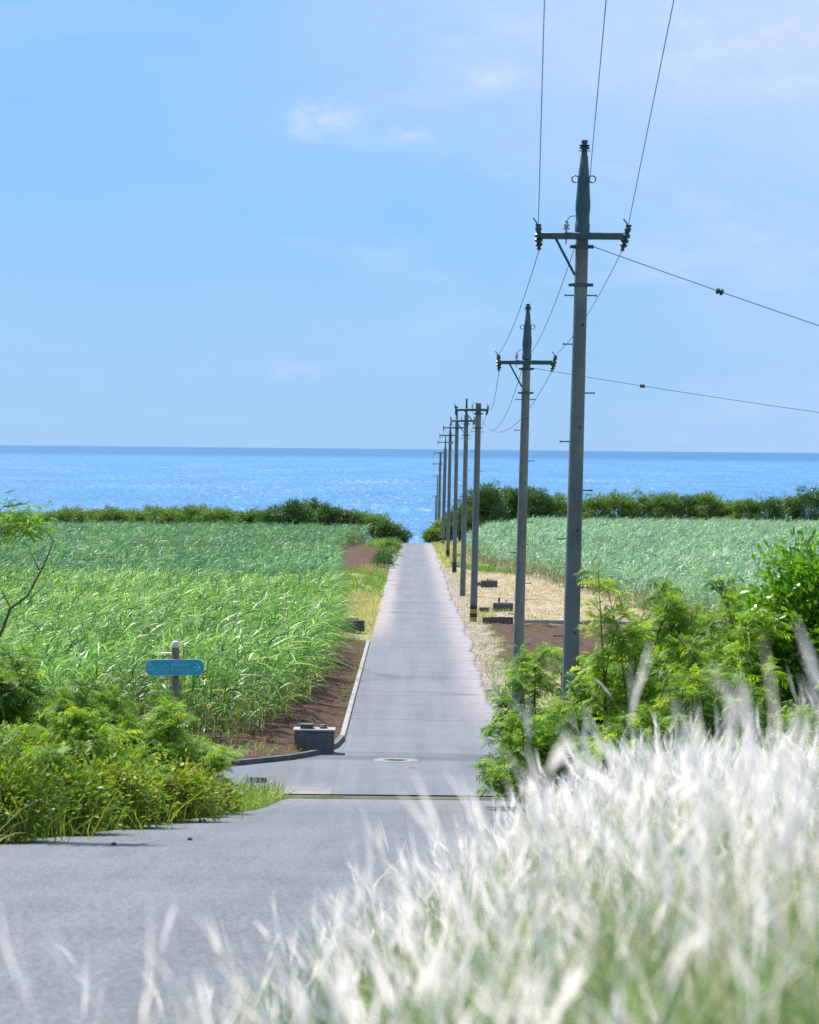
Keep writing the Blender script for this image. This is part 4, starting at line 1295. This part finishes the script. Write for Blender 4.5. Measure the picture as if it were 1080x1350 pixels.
g = P(458, 839, 120)
cbox('irrigation_box', g[0] - .3, g[0] + .3, 120, .34, .8, 'pair of joined low concrete chambers in the grass on the left roadside', extras=(rear_slab,))
g = P(464, 824, 128)
cbox('irrigation_box', g[0] - .28, g[0] + .3, 128, .25, .5, 'small low concrete box behind the joined chambers on the left roadside')
g = P(663, 803, 145)
cbox('irrigation_box', g[0] - .48, g[0] + .52, 145, .42, .7, 'dark concrete box with a standpipe in the dry field right of the flat-topped pole', extras=(pipes,))
g = P(645, 773, 180)
cbox('irrigation_box', g[0] - .5, g[0] + .52, 180, .42, .7, 'farther dark concrete box with three valves in the dry field', extras=(knobs,))
g = P(636, 802, 146)
cbox('irrigation_box', g[0] - .2, g[0] + .28, 144, .26, .5, 'small dark concrete box touching the flat-topped pole in the photo')
g = P(632, 771, 180)
cbox('irrigation_box', g[0] - .22, g[0] + .2, 182, .25, .5, 'small dark concrete box between the fourth pole and the valve box')
g = P(603, 733, 262)
cbox('irrigation_box', g[0] - .3, g[0] + .3, 262, .3, .5, 'small concrete box beside the sixth pole near the crest')


def low_wall(x0, x1, D, h, label, mat='concrete'):
    m = MB()
    n = 8
    for k in range(n):
        a, b = x0 + (x1 - x0) * k / n, x0 + (x1 - x0) * (k + 1) / n
        zc = float(gz((a + b) / 2, D))
        m.box(((a + b) / 2, D, zc + h / 2 - .1), (b - a - .006, .14, h + .2 + .01 * (k % 3)), 0, .012)
    return tag(m.build('low_wall', M[mat], smooth=False, origin=((x0 + x1) / 2, D, float(gz((x0 + x1) / 2, D)))), label, 'low wall')


low_wall(3.35, 4.75, 131.2, .3, 'short bluish concrete block wall at the corner of the red soil plot', 'old_concrete')
low_wall(4.85, 11, 131.6, .16, 'thin pale concrete border along the back of the red soil plot')
low_wall(3.4, 6.8, 226.5, .14, 'low dark concrete edge between the dry field and the grass', 'old_concrete')

# ------------------------------------------------------------------ manhole, covers, marker, stones
def tilted(x, y, extra=0): return (x, y, float(RZ(y)) + extra)


SL = math.atan2(float(RZ(66)) - float(RZ(63)), 3.0)


def disc(name, x, y, r_out, r_in, label, cat):
    root = empty(name, tilted(x, y), label, cat); root.rotation_euler = (SL, 0, 0)
    m = MB(); n = 40
    prof = [(r_in, -.03), (r_in, .012), (r_in + .01, .016), (r_out - .02, .016), (r_out, .004), (r_out, -.03)]
    v = [(r2 * math.cos(2 * math.pi * k / n), r2 * math.sin(2 * math.pi * k / n), z) for r2, z in prof for k in range(n)]
    f = [(i * n + k, (i + 1) * n + k, (i + 1) * n + (k + 1) % n, i * n + (k + 1) % n) for i in range(len(prof) - 1) for k in range(n)]
    m.add(v, f); m.build('concrete_collar', M['collar'], root, smooth=False)
    m = MB(); m.lathe((0, 0, -.02), (0, 0, .010), [(0, r_in - .006), (.9, r_in - .006), (1, r_in - .012)], n)
    for q in (.35, .65, .85): m.ring((0, 0, .011), r_in * q, .006, 'z', 28, 5)
    for k in range(8):
        a = math.pi * k / 4
        m.box((r_in * .5 * math.cos(a), r_in * .5 * math.sin(a), .012), (r_in * .25, .014, .006), a)
    m.build('iron_lid', M['iron'], root, smooth=False)


g = P(522, 1002, 64.2); disc('manhole', g[0], 64.2, .50, .27, 'round iron manhole cover in a pale concrete collar on the road', 'manhole cover')
g = P(543.5, 1012.5, 62.6); disc('valve_cover', g[0], 62.6, .16, .10, 'small round valve cover on the road in front of the manhole', 'valve cover')
for px, py, D, lab in ((150, 1123.5, 33.6, 'left of two small dark stones lying on the lower road'), (250, 1119, 35.6, 'right of two small dark stones lying on the lower road')):
    g = P(px, py, D); m = MB()
    m.lathe((0, 0, -.01), (0, 0, .032), [(0, .018), (.3, .028), (.6, .026), (.85, .016), (1, .005)], 8)
    m.v = [(a * 1.2 + .004 * random.random(), b, c + .004 * random.random()) for a, b, c in m.v]
    o = m.build('stone', M['stone'], origin=(0, 0, 0)); o.location = (g[0], D, float(RZ(D)) + .004)
    tag(o, lab, 'stone', 'small stones on the road')
# small marker plate with three red-brown characters in the grass wedge
D = 55.6; g = P(340, 1028.5, D); zg = float(gz(g[0], D))
root = empty('marker_post', (g[0], D, zg), 'small pale marker plate with red-brown characters standing in the roadside grass', 'marker')
zc = g[2] - zg
m = MB(); m.box((0, 0, zc), (.36, .012, .12), 0, .004); pl_ = m.build('plate', M['wood_cap'], root, smooth=False)
for xx_ in (-.13, .13):
    m = MB(); m.lathe((xx_, .016, -.1), (xx_, .016, zc + .05), [(0, .009), (1, .009)], 8); m.build('stake', M['steel'], root)
for ch, xx_ in (('I', -.12), ('2', 0), ('N', .115)):
    cu = bpy.data.curves.new('character', 'FONT'); cu.body = ch; cu.size = .125; cu.align_x = 'CENTER'; cu.align_y = 'CENTER'; cu.extrude = .002; cu.offset = .004
    to = bpy.data.objects.new('character', cu); COL.objects.link(to)
    bpy.context.view_layer.update()
    me = bpy.data.meshes.new_from_object(to.evaluated_get(bpy.context.evaluated_depsgraph_get()))
    bpy.data.objects.remove(to)
    me.transform(Matrix.Translation((xx_, -.0085, zc)) @ Matrix.Rotation(R(90), 4, 'X'))
    me.materials.clear(); me.materials.append(M['rust_red'])
    o = bpy.data.objects.new('character', me); COL.objects.link(o); o.parent = pl_
